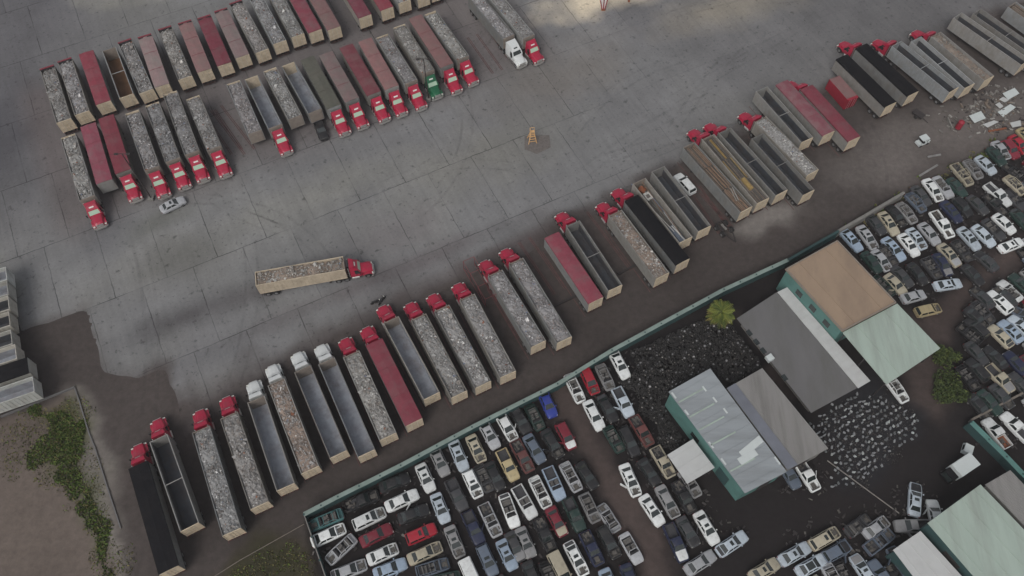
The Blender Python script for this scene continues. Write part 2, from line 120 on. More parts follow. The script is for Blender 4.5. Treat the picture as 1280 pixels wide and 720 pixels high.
CARS=[('sedan', 'teal', 'strip', [-26.2, 27.06], -2.732, 1.06, 'only teal sedan in the lower left scrapyard, stripped to a shell, beside a white sedan'),
('pickup', 'black', 'nohood', [-21.38, 29.76], 0.393, 0.93, 'first black pickup from left in lower left scrapyard, without its bonnet, beside a white wagon'),
('sedan', 'black', '', [-16.94, 32.35], 0.389, 0.979, 'first black sedan from left in lower left scrapyard, beside a white sedan'),
('sedan', 'white', '', [-15.71, 29.85], 0.44, 1.053, 'third white sedan from left in lower left scrapyard, beside a black sedan'),
('wagon', 'white', 'nohoodroof', [-20.13, 27.25], 0.456, 1.06, 'first white wagon from left in lower left scrapyard, without bonnet, dark sunroof'),
('sedan', 'white', 'nohood', [-25.64, 25.0], 0.442, 1.06, 'first white sedan from left in lower left scrapyard, without its bonnet, beside a teal sedan'),
('sedan', 'silver', 'strip', [-23.68, 23.07], -2.356, 1.021, 'first silver sedan from left in lower left scrapyard, stripped to a shell'),
('sedan', 'silver', 'nohood', [-22.3, 20.26], 0.371, 1.06, 'second silver sedan from left in lower left scrapyard, without its bonnet, beside a silver sedan'),
('sedan', 'dark red', '', [-18.96, 24.99], 0.477, 1.012, 'only dark red sedan in the lower left scrapyard, beside a white wagon'),
('sedan', 'white', 'nohood', [-17.88, 22.43], 0.421, 0.945, 'second white sedan from left in lower left scrapyard, without its bonnet'),
('sedan', 'black', '', [-13.94, 27.89], 0.376, 0.973, 'second black sedan from left in lower left scrapyard, beside a white sedan'),
('wagon', 'red', 'roof', [-12.68, 25.18], 0.409, 0.978, 'only red wagon in the lower left scrapyard, with a dark sunroof, beside a beige sedan'),
('sedan', 'beige', 'nohood', [-12.04, 22.54], 0.421, 1.057, 'first beige sedan from left in lower left scrapyard, without its bonnet'),
('sedan', 'light blue', '', [-16.69, 20.47], 0.367, 0.995, 'first light blue sedan from left in lower left scrapyard, beside a white sedan'),
('wagon', 'slate blue', 'strip', [-10.89, 20.61], 0.299, 1.029, 'first slate blue wagon from left in lower left scrapyard, stripped to a shell'),
('sedan', 'white', 'roof', [-12.5, 33.12], -1.116, 0.944, 'fourth white sedan from left in lower left scrapyard, with a dark sunroof'),
('sedan', 'pale blue', 'roof', [-10.17, 28.75], -1.16, 0.943, 'first pale blue sedan from left in lower left scrapyard, with a dark sunroof'),
('sedan', 'grey', 'roof', [-10.56, 35.49], -1.115, 0.963, 'first grey sedan from left in lower left scrapyard, with a dark sunroof'),
('sedan', 'pale blue', 'roof', [-7.84, 36.46], -1.161, 1.06, 'second pale blue sedan from left in lower left scrapyard, with a dark sunroof'),
('sedan', 'beige', 'nohoodroof', [-5.28, 37.48], -1.126, 0.946, 'second beige sedan from left in lower left scrapyard, without bonnet, dark sunroof'),
('pickup', 'dark grey', '', [-7.91, 30.63], -1.092, 0.93, 'only dark grey pickup in the lower left scrapyard, beside a white wagon'),
('wagon', 'white', 'nohoodroof', [-5.65, 32.19], -1.118, 0.93, 'second white wagon from left in lower left scrapyard, without bonnet, dark sunroof'),
('sedan', 'grey', 'nohoodroof', [-7.96, 24.14], -1.16, 0.969, 'second grey sedan from left in lower left scrapyard, without bonnet, dark sunroof'),
('pickup', 'navy', '', [-5.39, 26.02], -1.116, 0.93, 'only navy pickup in the lower left scrapyard, beside a silver pickup'),
('van', 'white', '', [-5.57, 19.54], -1.115, 0.93, 'only white van in the lower left scrapyard, beside a slate blue wagon'),
('wagon', 'slate blue', 'roof', [-3.36, 21.64], -1.124, 0.993, 'second slate blue wagon from left in lower left scrapyard, with a dark sunroof'),
('sedan', 'light blue', 'roof', [-0.67, 22.36], -1.125, 0.932, 'second light blue sedan from left in lower left scrapyard, with a dark sunroof'),
('pickup', 'silver', 'strip', [-3.05, 27.07], -1.115, 0.93, 'only silver pickup in the lower left scrapyard, stripped to a shell, beside a navy pickup'),
('sedan', 'white', 'open', [-0.35, 28.42], -1.203, 1.06, 'sixth white sedan from left in lower left scrapyard, with its roof cut off'),
('pickup', 'white', 'open', [1.81, 29.61], -1.062, 0.958, 'only white pickup in the lower left scrapyard, with its roof cut off'),
('sedan', 'white', 'strip', [4.05, 31.06], -1.123, 1.033, 'seventh white sedan from left in lower left scrapyard, stripped to a shell'),
('pickup', 'light blue', 'open', [6.13, 32.26], -1.174, 0.951, 'only light blue pickup in the middle scrapyard, with its roof cut off'),
('sedan', 'silver', 'strip', [8.55, 33.27], -1.108, 0.977, 'first silver sedan from left in middle scrapyard, stripped to a shell, beside a black sedan'),
('sedan', 'grey', 'roof', [1.89, 24.01], -1.15, 0.93, 'third grey sedan from left in lower left scrapyard, with a dark sunroof'),
('pickup', 'black', 'nohood', [4.61, 25.07], -1.149, 0.93, 'third black pickup from left in lower left scrapyard, without its bonnet'),
('van', 'beige', '', [6.63, 20.45], -1.114, 0.93, 'only beige van in the middle scrapyard, beside a black sedan'),
('sedan', 'dark red', '', [6.31, 26.88], -1.111, 0.93, 'only dark red sedan in the middle scrapyard, beside a black pickup'),
('pickup', 'dark green', '', [8.79, 27.84], -1.17, 0.93, 'only dark green pickup in the middle scrapyard, beside a grey wagon'),
('wagon', 'grey', 'strip', [11.05, 28.8], -1.156, 0.96, 'only grey wagon in the middle scrapyard, stripped to a shell, beside a dark green pickup'),
('sedan', 'black', '', [10.84, 33.45], -1.022, 0.93, 'second black sedan from left in middle scrapyard, beside a silver sedan'),
('sedan', 'white', 'nohoodroof', [8.85, 21.86], -1.105, 1.06, 'second white sedan from left in middle scrapyard, without bonnet, dark sunroof, beside a navy pickup'),
('pickup', 'navy', 'nohood', [11.07, 23.19], -1.145, 0.93, 'first navy pickup from left in middle scrapyard, without its bonnet, beside a black wagon'),
('wagon', 'black', 'nohood', [13.5, 24.05], -1.113, 1.047, 'first black wagon from left in middle scrapyard, without its bonnet, beside a navy pickup'),
('sedan', 'silver', 'open', [16.51, 23.22], -1.098, 0.951, 'third silver sedan from left in middle scrapyard, with its roof cut off'),
('sedan', 'light blue', '', [13.28, 18.45], -1.198, 0.93, 'only light blue sedan in the middle scrapyard, beside a navy sedan'),
('sedan', 'navy', '', [16.14, 19.09], -1.226, 0.93, 'only navy sedan in the middle scrapyard, beside a light blue sedan'),
('sedan', 'blue', '', [5.42, 44.49], -1.198, 0.972, 'only blue sedan in the lower left scrapyard, beside a dark green sedan'),
('pickup', 'black', '', [1.2, 41.98], -1.06, 0.93, 'second black pickup from left in lower left scrapyard, beside a white sedan'),
('sedan', 'dark green', 'strip', [3.47, 42.33], -1.127, 0.93, 'second dark green sedan from left in lower left scrapyard, stripped to a shell'),
('sedan', 'slate blue', '', [3.29, 37.47], -1.063, 1.007, 'only slate blue sedan in the lower left scrapyard, beside a maroon pickup'),
('sedan', 'black', 'nohood', [5.97, 38.26], -1.051, 1.02, 'first black sedan from left in middle scrapyard, without its bonnet, beside a dark red wagon'),
('wagon', 'dark red', '', [8.01, 39.38], -1.125, 0.974, 'only dark red wagon in the middle scrapyard, beside a black sedan'),
('sedan', 'white', 'nohood', [-0.81, 40.95], -1.069, 1.06, 'fifth white sedan from left in lower left scrapyard, without its bonnet, beside a black pickup'),
('sedan', 'silver', 'roof', [-3.34, 39.6], -1.083, 0.998, 'third silver sedan from left in lower left scrapyard, with a dark sunroof'),
('pickup', 'maroon', 'nohood', [1.53, 36.29], -1.102, 0.97, 'only maroon pickup in the lower left scrapyard, without its bonnet, beside a slate blue sedan'),
('pickup', 'yellow', '', [-0.59, 35.02], -1.114, 0.93, 'only yellow pickup in the lower left scrapyard, beside a maroon pickup'),
('sedan', 'black', '', [-2.5, 33.36], -1.104, 0.951, 'third black sedan from left in lower left scrapyard, beside a dark grey sedan'),
('sedan', 'white', 'strip', [9.63, 47.06], -1.178, 1.058, 'first white sedan from left in middle scrapyard, stripped to a shell, beside a red wagon'),
('wagon', 'red', 'nohood', [11.97, 48.29], -1.198, 1.06, 'only red wagon in the middle scrapyard, without its bonnet, beside a grey sedan'),
('sedan', 'grey', 'strip', [14.39, 48.9], -1.199, 0.941, 'first grey sedan from left in middle scrapyard, stripped to a shell, beside a red wagon'),
('sedan', 'white', 'roof', [16.76, 50.97], -1.174, 1.06, 'fourth white sedan from left in middle scrapyard, with a dark sunroof, beside a grey sedan'),
('sedan', 'white', '', [12.35, 42.67], -1.159, 1.06, 'third white sedan from left in middle scrapyard, beside a black sedan'),
('sedan', 'black', '', [14.44, 43.72], -1.119, 0.999, 'third black sedan from left in middle scrapyard, beside a white sedan'),
('pickup', 'pale blue', '', [16.88, 44.72], -1.175, 0.93, 'only pale blue pickup in the middle scrapyard, beside a black sedan'),
('pickup', 'maroon', 'nohood', [19.34, 40.18], -1.103, 0.947, 'only maroon pickup in the middle scrapyard, without its bonnet, beside a black wagon'),
('wagon', 'black', '', [17.33, 38.59], -1.17, 1.06, 'second black wagon from left in middle scrapyard, beside a dark green sedan'),
('pickup', 'beige', 'nohood', [22.07, 35.44], -1.117, 0.93, 'only beige pickup in the middle scrapyard, without its bonnet, beside a black sedan'),
('sedan', 'white', 'nohoodroof', [17.1, 32.8], -1.222, 1.06, 'fifth white sedan from left in middle scrapyard, without bonnet, dark sunroof, beside a black sedan'),
('sedan', 'white', 'roof', [19.85, 28.45], -1.055, 1.019, 'sixth white sedan from left in middle scrapyard, with a dark sunroof, beside a grey sedan'),
('sedan', 'grey', 'nohood', [22.19, 29.66], -1.144, 1.06, 'second grey sedan from left in middle scrapyard, without its bonnet, beside a black pickup'),
('sedan', 'black', '', [19.91, 33.97], -1.052, 0.93, 'fourth black sedan from left in middle scrapyard, beside a beige pickup'),
('pickup', 'black', 'nohood', [24.6, 30.35], -1.151, 0.93, 'only black pickup in the middle scrapyard, without its bonnet, beside a grey sedan'),
('sedan', 'white', 'roof', [27.31, 26.02], -1.114, 1.046, 'seventh white sedan from left in middle scrapyard, with a dark sunroof'),
('pickup', 'navy', '', [22.82, 23.99], -1.227, 1.02, 'second navy pickup from left in middle scrapyard, beside a dark grey sedan'),
('sedan', 'dark grey', '', [24.65, 25.48], -1.118, 0.936, 'only dark grey sedan in the middle scrapyard, beside a navy pickup'),
('sedan', 'pale blue', 'roof', [30.58, 23.83], 0.538, 1.06, 'only pale blue sedan in the middle scrapyard, with a dark sunroof, beside a white sedan'),
('sedan', 'silver', '', [25.85, 21.26], 0.521, 1.04, 'fourth silver sedan from left in middle scrapyard, beside a navy pickup'),
('sedan', 'beige', 'roof', [34.52, 20.31], 0.486, 1.003, 'first beige sedan from left in lower right scrapyard, with a dark sunroof'),
('sedan', 'pale blue', 'roof', [39.04, 22.46], 0.458, 1.06, 'first pale blue sedan from left in lower right scrapyard, with a dark sunroof'),
('sedan', 'pale blue', 'sun', [41.07, 20.93], 0.452, 1.025, 'second pale blue sedan from left in lower right scrapyard, with a wide glass roof'),
('wagon', 'beige', 'nohoodroof', [43.59, 24.55], 0.467, 1.06, 'only beige wagon in the lower right scrapyard, without bonnet, dark sunroof'),
('sedan', 'pale blue', 'roof', [48.02, 20.32], 2.003, 0.93, 'third pale blue sedan from left in lower right scrapyard, with a dark sunroof'),
('sedan', 'black', 'strip', [45.26, 19.68], -1.23, 0.93, 'first black sedan from left in lower right scrapyard, stripped to a shell'),
('sedan', 'dark grey', 'strip', [48.65, 26.28], 0.541, 0.93, 'only dark grey sedan in the lower right scrapyard, stripped to a shell'),
('sedan', 'pale blue', 'roof', [57.52, 29.96], 1.274, 1.06, 'fourth pale blue sedan from left in lower right scrapyard, with a dark sunroof'),
('sedan', 'white', '', [59.83, 27.79], 1.525, 0.93, 'only white sedan in the lower right scrapyard, beside a pale blue sedan'),
('pickup', 'grey', '', [56.23, 26.2], 3.142, 0.93, 'only grey pickup in the lower right scrapyard, beside a white sedan'),
('pickup', 'white', 'rust', [72.07, 39.81], 2.002, 0.93, 'second white pickup from left in lower right scrapyard, with rust-stained bed, beside a white pickup'),
('pickup', 'white', '', [75.27, 40.81], 2.112, 0.93, 'third white pickup from left in upper right scrapyard, beside a white pickup'),
('pickup', 'beige', '', [75.23, 48.58], -1.053, 0.956, 'second beige pickup from left in upper right scrapyard, beside a dark grey sedan'),
('sedan', 'white', 'strip', [58.9, 46.9], -1.138, 0.985, 'first white sedan from left in upper right scrapyard, stripped to a shell'),
('pickup', 'white', 'nohood', [42.75, 33.47], -1.146, 0.93, 'first white pickup from left in lower right scrapyard, without its bonnet'),
('sedan', 'slate blue', '', [40.22, 33.59], -1.16, 0.93, 'only slate blue sedan in the lower right scrapyard, beside a white pickup'),
('sedan', 'light blue', 'roof', [57.59, 74.08], -1.072, 1.06, 'first light blue sedan from left in upper right scrapyard, with a dark sunroof'),
('sedan', 'silver', 'nohoodroof', [60.49, 74.56], -1.2, 1.06, 'first silver sedan from left in upper right scrapyard, without bonnet, dark sunroof'),
('sedan', 'beige', 'roof', [64.79, 77.43], -1.224, 1.049, 'first beige sedan from left in upper right scrapyard, with a dark sunroof'),
('sedan', 'grey', 'strip', [68.39, 79.63], -1.097, 0.965, 'first grey sedan from left in upper right scrapyard, stripped to a shell'),
('sedan', 'light blue', 'roof', [64.43, 72.23], -1.091, 1.06, 'second light blue sedan from left in upper right scrapyard, with a dark sunroof'),
('sedan', 'white', 'roof', [67.19, 73.04], -1.181, 0.997, 'second white sedan from left in upper right scrapyard, with a dark sunroof'),
('sedan', 'pale blue', 'nohoodroof', [68.8, 74.3], -1.17, 0.935, 'first pale blue sedan from left in upper right scrapyard, without bonnet, dark sunroof'),
('sedan', 'silver', '', [71.23, 75.31], -1.147, 0.988, 'fourth silver sedan from left in upper right scrapyard, beside a pale blue sedan'),
('pickup', 'white', 'nohood', [73.91, 77.19], -1.243, 1.06, 'first white pickup from left in upper right scrapyard, without its bonnet, beside a silver sedan'),
('sedan', 'white', 'nohood', [74.26, 84.52], -1.236, 1.06, 'third white sedan from left in upper right scrapyard, without its bonnet, beside a silver sedan'),
('sedan', 'silver', 'open', [76.2, 85.13], -1.201, 1.037, 'fifth silver sedan from left in upper right scrapyard, with its roof cut off'),
('sedan', 'dark grey', '', [71.8, 83.25], -1.114, 0.941, 'fourth dark grey sedan from left in upper right scrapyard, beside a slate blue sedan'),
('sedan', 'navy', 'roof', [76.21, 79.85], -1.118, 0.997, 'second navy sedan from left in upper right scrapyard, with a dark sunroof'),
('pickup', 'beige', 'strip', [80.32, 87.9], -1.199, 0.93, 'first beige pickup from left in upper right scrapyard, stripped to a shell'),
('sedan', 'grey', 'strip', [82.67, 89.16], -1.218, 0.93, 'second grey sedan from left in upper right scrapyard, stripped to a shell'),
('sedan', 'pale blue', '', [85.16, 90.05], -1.074, 0.93, 'fifth pale blue sedan from left in upper right scrapyard, beside a grey sedan'),
('sedan', 'dark green', '', [87.69, 92.06], -1.174, 0.931, 'fifth dark green sedan from left in upper right scrapyard, beside a silver sedan'),
('wagon', 'dark red', '', [90.64, 93.63], -1.22, 0.93, 'first dark red wagon from left in upper right scrapyard, beside a silver sedan'),
('sedan', 'red', 'nohood', [92.61, 94.84], -1.132, 0.93, 'only red sedan in the upper right scrapyard, without its bonnet, beside a dark red wagon'),
('sedan', 'yellow', '', [94.61, 96.53], -1.14, 0.93, 'only yellow sedan in the upper right scrapyard, beside a black sedan'),
('pickup', 'white', '', [85.32, 83.43], -1.05, 1.015, 'second white pickup from left in upper right scrapyard, beside a black pickup'),
('sedan', 'dark green', '', [78.59, 85.07], -1.116, 0.93, 'third dark green sedan from left in upper right scrapyard, beside a silver sedan'),
('sedan', 'dark grey', 'open', [82.45, 76.14], -1.052, 1.004, 'eleventh dark grey sedan from left in upper right scrapyard, with its roof cut off'),
('sedan', 'white', '', [84.61, 77.34], -1.03, 0.944, 'fourth white sedan from left in upper right scrapyard, beside a dark grey sedan'),
('sedan', 'pale blue', '', [80.37, 74.89], -1.044, 0.998, 'fourth pale blue sedan from left in upper right scrapyard, beside a dark grey sedan'),
('sedan', 'pale blue', 'roof', [77.73, 74.33], -1.136, 1.023, 'third pale blue sedan from left in upper right scrapyard, with a dark sunroof'),
('sedan', 'beige', 'roof', [73.48, 71.02], -1.118, 1.009, 'third beige sedan from left in upper right scrapyard, with a dark sunroof'),
('sedan', 'white', 'roof', [84.49, 72.96], 0.377, 1.023, 'fifth white sedan from left in upper right scrapyard, with a dark sunroof'),
('sedan', 'pale blue', 'roof', [71.7, 65.29], 0.161, 1.008, 'second pale blue sedan from left in upper right scrapyard, with a dark sunroof'),
('sedan', 'beige', '', [63.08, 65.33], -1.008, 0.93, 'second beige sedan from left in upper right scrapyard, beside a dark grey sedan'),
('wagon', 'yellow', 'nohood', [67.25, 60.53], 0.235, 0.975, 'only yellow wagon in the upper right scrapyard, without its bonnet, beside a silver sedan'),
('wagon', 'white', 'roof', [79.18, 62.01], 2.096, 1.025, 'only white wagon in the upper right scrapyard, with a dark sunroof'),
('sedan', 'white', 'open', [81.57, 64.1], 2.111, 0.932, 'sixth white sedan from left in upper right scrapyard, with its roof cut off'),
('sedan', 'beige', '', [77.55, 55.84], 2.111, 0.93, 'fourth beige sedan from left in upper right scrapyard, beside a light blue sedan'),
('sedan', 'light blue', 'roof', [79.44, 56.72], 2.104, 0.93, 'third light blue sedan from left in upper right scrapyard, with a dark sunroof'),
('sedan', 'pale blue', '', [81.36, 57.58], 2.151, 0.93, 'sixth pale blue sedan from left in upper right scrapyard, beside a slate blue sedan'),
('sedan', 'dark green', '', [83.81, 65.38], 2.131, 0.93, 'seventh dark green sedan from left in upper right scrapyard, beside a grey wagon'),
('sedan', 'dark grey', '', [72.9, 52.87], -1.096, 0.93, 'seventh dark grey sedan from left in upper right scrapyard, beside a black sedan'),
('wagon', 'black', '', [72.1, 50.01], 2.083, 0.93, 'fourth black wagon from left in upper right scrapyard, beside a black sedan'),
('sedan', 'black', '', [75.57, 52.15], 2.094, 0.93, 'seventh black sedan from left in upper right scrapyard, beside a dark grey sedan'),
('sedan', 'navy', '', [78.57, 51.23], 2.06, 0.93, 'third navy sedan from left in upper right scrapyard, beside a dark red pickup'),
('sedan', 'dark green', '', [72.53, 44.73], -1.024, 0.93, 'fourth dark green sedan from left in upper right scrapyard, beside a black sedan'),
('sedan', 'black', 'strip', [70.37, 48.78], -1.135, 0.93, 'fourth black sedan from left in upper right scrapyard, stripped to a shell'),
('sedan', 'dark grey', '', [78.12, 47.58], 2.04, 0.93, 'fourteenth dark grey sedan from left in upper right scrapyard, beside a black wagon'),
('sedan', 'dark green', '', [60.14, 69.61], -1.09, 0.93, 'first dark green sedan from left in upper right scrapyard, beside a silver sedan'),
('sedan', 'dark grey', '', [64.54, 66.8], -1.042, 0.93, 'third dark grey sedan from left in upper right scrapyard, beside a beige sedan'),
('sedan', 'black', '', [67.2, 67.37], -1.133, 0.93, 'second black sedan from left in upper right scrapyard, beside a dark grey sedan'),
('wagon', 'dark grey', 'strip', [69.86, 68.47], -1.18, 0.93, 'first dark grey wagon from left in upper right scrapyard, stripped to a shell'),
('sedan', 'navy', '', [71.87, 69.19], -1.264, 0.93, 'first navy sedan from left in upper right scrapyard, beside a dark grey wagon'),
('sedan', 'black', 'nohood', [66.43, 79.0], -1.142, 0.979, 'first black sedan from left in upper right scrapyard, without its bonnet, beside a grey sedan'),
('sedan', 'dark grey', '', [62.58, 77.23], -1.133, 0.932, 'first dark grey sedan from left in upper right scrapyard, beside a beige sedan'),
('wagon', 'black', '', [78.34, 80.77], -1.073, 0.944, 'first black wagon from left in upper right scrapyard, beside a navy sedan'),
('sedan', 'dark grey', '', [81.16, 81.28], -1.02, 0.93, 'sixth dark grey sedan from left in upper right scrapyard, beside a black wagon'),
('sedan', 'beige', 'strip', [89.02, 85.6], -1.047, 0.93, 'fifth beige sedan from left in upper right scrapyard, stripped to a shell'),
('sedan', 'dark grey', 'strip', [75.91, 71.92], -1.137, 0.93, 'fifth dark grey sedan from left in upper right scrapyard, stripped to a shell'),
('sedan', 'black', '', [76.27, 67.14], -1.017, 0.93, 'third black sedan from left in upper right scrapyard, beside a dark grey sedan'),
('sedan', 'dark grey', 'strip', [75.94, 60.14], -1.003, 0.93, 'tenth dark grey sedan from left in upper right scrapyard, stripped to a shell'),
('wagon', 'black', '', [74.05, 57.22], 2.184, 0.93, 'third black wagon from left in upper right scrapyard, beside a black wagon'),
('sedan', 'dark grey', '', [79.38, 69.78], 2.149, 0.93, 'ninth dark grey sedan from left in upper right scrapyard, beside a black sedan'),
('sedan', 'black', 'nohood', [2.82, 19.49], -1.142, 0.93, 'fourth black sedan from left in lower left scrapyard, without its bonnet, beside a black sedan'),
('sedan', 'dark grey', '', [-0.98, 17.53], -1.069, 0.93, 'second dark grey sedan from left in lower left scrapyard, beside a black sedan'),
('sedan', 'beige', '', [40.34, 17.84], 0.698, 0.93, 'second beige sedan from left in lower right scrapyard, beside a pale blue sedan'),
('sedan', 'slate blue', 'nohood', [92.0, 84.74], 2.13, 0.92, 'third slate blue sedan from left in upper right scrapyard, without its bonnet'),
('sedan', 'slate blue', 'open', [87.82, 70.36], 3.484, 0.92, 'fourth slate blue sedan from left in upper right scrapyard, with its roof cut off'),
('wagon', 'dark grey', 'nohood', [92.64, 87.23], 2.07, 0.92, 'second dark grey wagon from left in upper right scrapyard, without its bonnet'),
('pickup', 'black', 'nohood', [84.32, 81.3], 2.117, 0.92, 'only black pickup in the upper right scrapyard, without its bonnet, beside a white pickup'),
('pickup', 'dark grey', 'open', [88.06, 82.28], -1.099, 0.92, 'only dark grey pickup in the upper right scrapyard, with its roof cut off'),
('sedan', 'dark grey', '', [91.34, 81.07], -1.157, 0.92, 'sixteenth dark grey sedan from left in upper right scrapyard, beside a black sedan'),
('sedan', 'silver', 'nohood', [88.93, 93.42], -1.242, 0.92, 'sixth silver sedan from left in upper right scrapyard, without its bonnet'),
('sedan', 'silver', '', [65.47, 63.03], 0.278, 0.92, 'third silver sedan from left in upper right scrapyard, beside a yellow wagon'),
('sedan', 'dark green', 'nohood', [87.69, 78.33], -1.137, 0.92, 'sixth dark green sedan from left in upper right scrapyard, without its bonnet'),
('sedan', 'silver', 'strip', [88.72, 74.19], 3.563, 0.92, 'seventh silver sedan from left in upper right scrapyard, stripped to a shell'),
('sedan', 'black', 'strip', [96.02, 97.29], -1.148, 0.92, 'tenth black sedan from left in upper right scrapyard, stripped to a shell'),
('sedan', 'slate blue', 'strip', [70.59, 81.86], -1.092, 0.92, 'first slate blue sedan from left in upper right scrapyard, stripped to a shell'),
('wagon', 'dark red', 'strip', [95.55, 92.26], -1.188, 0.92, 'third dark red wagon from left in upper right scrapyard, stripped to a shell'),
('sedan', 'black', 'strip', [89.75, 88.35], 2.185, 0.92, 'eighth black sedan from left in upper right scrapyard, stripped to a shell'),
('wagon', 'dark red', 'nohood', [93.69, 89.51], 2.167, 0.92, 'second dark red wagon from left in upper right scrapyard, without its bonnet'),
('sedan', 'black', 'strip', [87.41, 71.85], 3.453, 0.92, 'ninth black sedan from left in upper right scrapyard, stripped to a shell'),
('sedan', 'dark green', 'strip', [61.0, 65.04], -0.941, 0.92, 'second dark green sedan from left in upper right scrapyard, stripped to a shell'),
('sedan', 'black', 'strip', [89.9, 78.14], -1.159, 0.92, 'eleventh black sedan from left in upper right scrapyard, stripped to a shell'),
('sedan', 'dark grey', 'strip', [63.14, 70.99], -1.127, 0.92, 'second dark grey sedan from left in upper right scrapyard, stripped to a shell'),
('sedan', 'silver', 'nohood', [61.82, 69.92], -1.145, 0.92, 'second silver sedan from left in upper right scrapyard, without its bonnet'),
('sedan', 'dark grey', 'nohood', [84.34, 59.42], 2.218, 0.92, 'fifteenth dark grey sedan from left in upper right scrapyard, without its bonnet'),
('pickup', 'dark red', 'strip', [81.06, 50.41], 2.043, 0.92, 'only dark red pickup in the upper right scrapyard, stripped to a shell'),
('wagon', 'grey', 'nohood', [86.08, 66.54], 5.388, 0.92, 'only grey wagon in the upper right scrapyard, without its bonnet, beside a dark green sedan'),
('sedan', 'dark grey', 'nohood', [76.73, 62.84], 2.123, 0.92, 'eighth dark grey sedan from left in upper right scrapyard, without its bonnet'),
('wagon', 'black', 'strip', [72.72, 56.2], 2.235, 0.92, 'second black wagon from left in upper right scrapyard, stripped to a shell'),
('sedan', 'dark grey', 'nohood', [74.64, 45.68], -1.067, 0.92, 'twelfth dark grey sedan from left in upper right scrapyard, without its bonnet'),
('sedan', 'grey', 'nohood', [82.35, 53.11], 2.116, 0.92, 'third grey sedan from left in upper right scrapyard, without its bonnet'),
('sedan', 'silver', 'open', [79.31, 43.6], 2.114, 0.92, 'eighth silver sedan from left in upper right scrapyard, with its roof cut off'),
('wagon', 'black', 'strip', [80.59, 47.13], 5.228, 0.92, 'fifth black wagon from left in upper right scrapyard, stripped to a shell'),
('sedan', 'slate blue', 'nohood', [82.44, 59.2], 2.24, 0.92, 'second slate blue sedan from left in upper right scrapyard, without its bonnet'),
('sedan', 'black', 'nohood', [74.58, 59.13], -0.938, 0.92, 'fifth black sedan from left in upper right scrapyard, without its bonnet'),
('sedan', 'dark red', 'strip', [85.03, 61.1], 2.284, 0.92, 'only dark red sedan in the upper right scrapyard, stripped to a shell'),
('sedan', 'black', 'nohood', [70.82, 44.0], -1.066, 0.92, 'sixth black sedan from left in upper right scrapyard, without its bonnet'),
('sedan', 'dark grey', 'nohood', [80.42, 63.01], 2.119, 0.92, 'thirteenth dark grey sedan from left in upper right scrapyard, without its bonnet'),
('sedan', 'silver', 'strip', [13.62, 27.37], 2.103, 0.92, 'second silver sedan from left in middle scrapyard, stripped to a shell, beside a grey wagon'),
('sedan', 'black', 'strip', [5.11, 19.42], -1.211, 0.92, 'fifth black sedan from left in lower left scrapyard, stripped to a shell'),
('sedan', 'dark green', 'strip', [-9.15, 19.04], 3.343, 0.92, 'first dark green sedan from left in lower left scrapyard, stripped to a shell'),
('sedan', 'dark grey', '', [0.48, 23.47], -1.133, 0.92, 'third dark grey sedan from left in lower left scrapyard, beside a grey sedan'),
('sedan', 'dark grey', 'strip', [-4.02, 33.05], -1.117, 0.92, 'first dark grey sedan from left in lower left scrapyard, stripped to a shell'),
('sedan', 'dark green', 'strip', [15.13, 38.93], -1.103, 0.92, 'only dark green sedan in the middle scrapyard, stripped to a shell, beside a black wagon'),
('sedan', 'grey', 'strip', [25.65, 32.31], -1.08, 0.92, 'third grey sedan from left in middle scrapyard, stripped to a shell, beside a black pickup'),
('wagon', 'slate blue', 'nohood', [53.25, 21.46], 1.98, 0.92, 'second slate blue wagon from left in lower right scrapyard, without its bonnet'),
('sedan', 'silver', 'nohood', [51.1, 26.02], 0.548, 0.92, 'second silver sedan from left in lower right scrapyard, without its bonnet'),
('pickup', 'slate blue', 'strip', [51.13, 24.17], 0.568, 0.92, 'first slate blue pickup from left in lower right scrapyard, stripped to a shell'),
('pickup', 'slate blue', '', [50.38, 19.37], 2.007, 0.92, 'second slate blue pickup from left in lower right scrapyard, beside a black sedan'),
('wagon', 'slate blue', '', [44.84, 22.74], 0.443, 0.92, 'first slate blue wagon from left in lower right scrapyard, beside a beige wagon'),
('sedan', 'black', 'strip', [52.36, 19.08], 1.965, 0.92, 'second black sedan from left in lower right scrapyard, stripped to a shell'),
('sedan', 'silver', 'strip', [43.82, 19.1], -1.206, 0.92, 'first silver sedan from left in lower right scrapyard, stripped to a shell'),
('sedan', 'silver', 'roof', [-59.19, 81.36], 0.591, 0.95, 'silver sedan parked across the noses of the upper front row of trucks'),
('pickup', 'black', '', [-35.33, 98.34], -1.18, 0.95, 'black pickup parked nose out below a tan-ended trailer'),
('wagon', 'white', '', [30.63, 85.87], 2.101, 1.08, 'white hatchback parked in an empty trailer bay of the diagonal row')]
